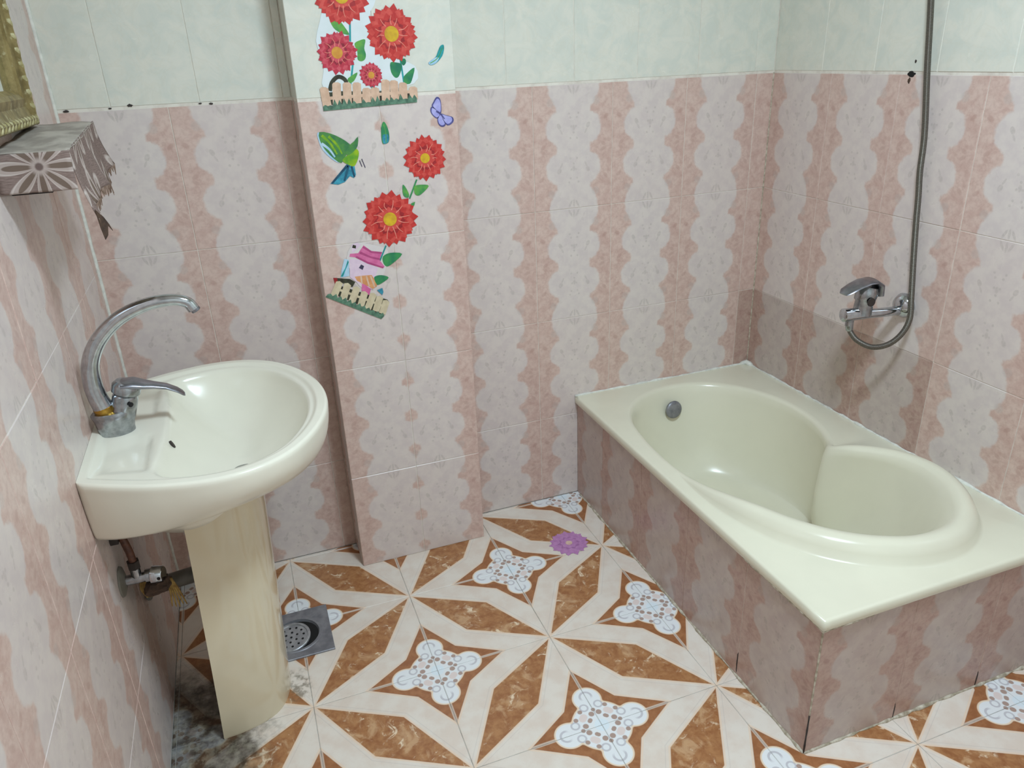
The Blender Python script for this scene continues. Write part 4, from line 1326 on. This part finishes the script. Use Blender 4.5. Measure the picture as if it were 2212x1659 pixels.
flower(g2, 1.297, 3.378, .235, 2.4, REDS, .0, n=18, corer=.24)
flat('cottage_wall', ST['house_wall'], 1.2, M['housew'], g2)
flat('chimney', [(.948, 3.125), (1.03, 3.19), (1.0, 3.215), (.955, 3.20)], 1.1, M['housew'], g2)
flat('chimney_cap', [(.955, 3.175), (.985, 3.165), (.99, 3.19), (.965, 3.20)], 1.5, M['shade'], g2)
flat('cottage_roof', ST['house_roof'], 1.8, M['roofpink'], g2)
flat('roof_band', ST['roof_stripe'], 2.2, M['roofdark'], g2)
flat('roof_band', [(1.05, 3.18), (1.115, 3.128), (1.2, 3.11), (1.195, 3.095), (1.11, 3.112), (1.04, 3.165)], 2.2, M['roofdark'], g2)
flat('roof_band', [(.97, 3.092), (1.068, 3.025), (1.195, 2.968), (1.20, 2.98), (1.075, 3.04), (.985, 3.10)], 2.2, M['roofdark'], g2)
flat('cottage_window', ST['house_window'], 1.8, M['winink'], g2)
flat('awning', ST['awning'], 1.8, M['awning'], g2)
for a, b in (((1.0, 2.926), (1.0, 2.86)), ((1.045, 2.922), (1.06, 2.825)), ((1.08, 2.918), (1.105, 2.815))):
    flat('awning_stripe', stroke([a, b], .014, 1.0), 2.1, M['picket'], g2)
flat('door', [(1.0, 2.86), (1.03, 2.845), (1.07, 2.80), (1.05, 2.75), (.99, 2.80)], 1.6, M['roofpink'], g2)
flat('pale_pole', [(.88, 3.09), (.915, 3.08), (.905, 2.94), (.83, 2.935), (.845, 3.0)], .9, M['bluepale'], g2)
flat('lamp_pole', ST['window_pole'], 1.6, M['teal'], g2)
flat('turquoise_bush', ST['turquoise'], 3.2, M['blue'], g2)
flat('low_roof', ST['fence2_roof'], 1.7, M['shade'], g2)
flat('brick_post', [(.768, 2.942), (.80, 2.936), (.80, 2.87), (.778, 2.875)], 1.9, M['red2'], g2)
flat('dark_gaps', [(.76, 2.80), (.81, 2.87), (.95, 2.80), (1.20, 2.69), (1.215, 2.665), (1.14, 2.56)], 1.5, M['shade'], g2)
for (tx, tz), (bx_, bz_) in zip(ST['fence2_top'], ST['fence2_bot']):
    dx_, dz_ = .027, -.013
    flat('picket', [(bx_ - dx_, bz_ - dz_), (bx_ + dx_, bz_ + dz_), (tx + dx_, tz + dz_), (tx + .005, tz + .012), (tx - dx_, tz - dz_)], 2.8, M['picket2'], g2)
flat('fence_rail', [(.775, 2.838), (1.175, 2.618), (1.183, 2.636), (.785, 2.856)], 2.4, M['picket2'], g2)
gp = [(.682, 2.787), (1.130, 2.522)]
for k in range(24, -1, -1):
    f = k / 24; u_ = .020 + rr.uniform(.005, .032) * (k % 2)
    gp.append((.695 + (1.150 - .695) * f + u_ * .5, 2.790 + (2.528 - 2.790) * f + u_ * .9))
flat('turf', gp, 3.3, M['turf'], g2)

bd = sticker_root('bird_sticker', .95, 3.70, 'wall sticker of a green and blue flying bird on the pillar')
flat('wing_tips', ST['bird_wingblue'], .8, M['bluepale'], bd, round_=2)
flat('wing', ST['bird_wing'], 1.2, M['birdgreen'], bd, round_=2)
for a, b, mt in (((.83, 4.08), (.93, 3.93), 'lime'), ((.88, 4.07), (.97, 3.93), 'lime'), ((.93, 4.05), (1.0, 3.95), 'birdgreen'), ((.82, 4.02), (.91, 3.91), 'bluepale')):
    flat('wing_feather', stroke([a, ((a[0] + b[0]) / 2 + .008, (a[1] + b[1]) / 2 + .008), b], .022, .5), 1.6, M[mt], bd)
flat('tail', ST['bird_tail'], 1.2, M['blue'], bd)
for a, b in (((1.0, 3.84), (.86, 3.71)), ((1.03, 3.83), (1.045, 3.745)), ((1.01, 3.84), (.96, 3.72))):
    flat('tail_feather', stroke([a, b], .02, .7), 1.6, M['navy'], bd)
flat('body', ST['bird_body'], 2.0, M['lime'], bd, round_=3)
flat('head', ST['bird_head'], 2.3, M['birdgreen'], bd, round_=2)
for a, b in (((1.10, 3.87), (1.115, 3.82)), ((1.12, 3.88), (1.14, 3.81))):
    flat('foot', stroke([a, b], .006, 1.0), 1.0, M['winink'], bd)

bf = sticker_root('butterfly_sticker', 1.80, 4.08, 'small lilac butterfly wall sticker near the pillar edge')
for nm in ('bf_a', 'bf_b', 'bf_c', 'bf_d'):
    P_ = ST[nm]
    flat('wing_edge', P_, .9, M['indigo'], bf, round_=4)
    cx_ = sum(p[0] for p in P_) / len(P_) * .75 + 1.799 * .25; cz_ = sum(p[1] for p in P_) / len(P_) * .75 + 4.182 * .25
    flat('wing', [(cx_ + (x_ - cx_) * .80, cz_ + (z_ - cz_) * .80) for x_, z_ in P_], 1.3, M['lilac'], bf, round_=4)
flat('butterfly_body', stroke([(1.765, 4.205), (1.80, 4.18), (1.83, 4.14)], .016, .6), 1.8, M['indigo'], bf)
for nm, loc, lab in (('feather_a', (1.80, 4.55), 'green feather wall sticker slanting beside the big dahlia'),
                     ('feather_b', (1.33, 3.98), 'green feather wall sticker upright below the picket fence')):
    fe = sticker_root('feather_sticker', loc[0], loc[1], lab, group='feather stickers')
    P_ = ST[nm]
    flat('vane', P_, .9, M['teal'] if nm == 'feather_a' else M['green2'], fe, round_=3)
    if nm == 'feather_a':
        flat('vane_tip', [(1.731, 4.568), (1.752, 4.551), (1.795, 4.565), (1.82, 4.60), (1.79, 4.603)], 1.3, M['bluepale'], fe, round_=2)
        flat('quill', stroke([(1.745, 4.563), (1.81, 4.60), (1.852, 4.67)], .006, 1), 1.7, M['green'], fe)
    else:
        flat('vane_tip', [(1.308, 3.984), (1.350, 3.996), (1.353, 4.05), (1.308, 4.05)], 1.3, M['blue'], fe, round_=2)
        flat('quill', stroke([(1.33, 3.99), (1.335, 4.06), (1.325, 4.13)], .006, 1), 1.7, M['green'], fe)

fs_ = empty('floor_flower_sticker', on_floor(2.705, 1.165, 0), 'round purple flower sticker on the floor near the bathtub foot', 'sticker')
flower(fs_, 2.705, 1.165, .205, 1.0, (M['violet'], M['violet2'], M['violet']), .1, n=15, place=on_floor, core=M['cream'], corer=.17, name='petals', lines=False)

# ------------------------------------------------------------------ the ceiling lamp (above the picture)
lamp = empty('ceiling_lamp', (LAMP[0], LAMP[1], ZC * T), 'round white ceiling lamp in the middle of the ceiling', 'lamp')
vs, fs = cyl((LAMP[0], LAMP[1], LAMP[2] + .03), (LAMP[0], LAMP[1], ZC * T), .205, seg=40, bevel=.006)
mesh_obj('lamp_housing', vs, fs, M['plaster'], lamp, True, angle=40)
dm = NB('lamp_diffuser', 0.4)
dm.color((240, 240, 236))
dm.b.inputs['Emission Color'].default_value = (0.71, 0.85, 0.97, 1)
dm.b.inputs['Emission Strength'].default_value = 4.0
vs, fs = cyl((LAMP[0], LAMP[1], LAMP[2] + .008), (LAMP[0], LAMP[1], LAMP[2] + .03), .19, seg=40, bevel=.004)
mesh_obj('lamp_diffuser', vs, fs, dm.mat, lamp, True, angle=40)
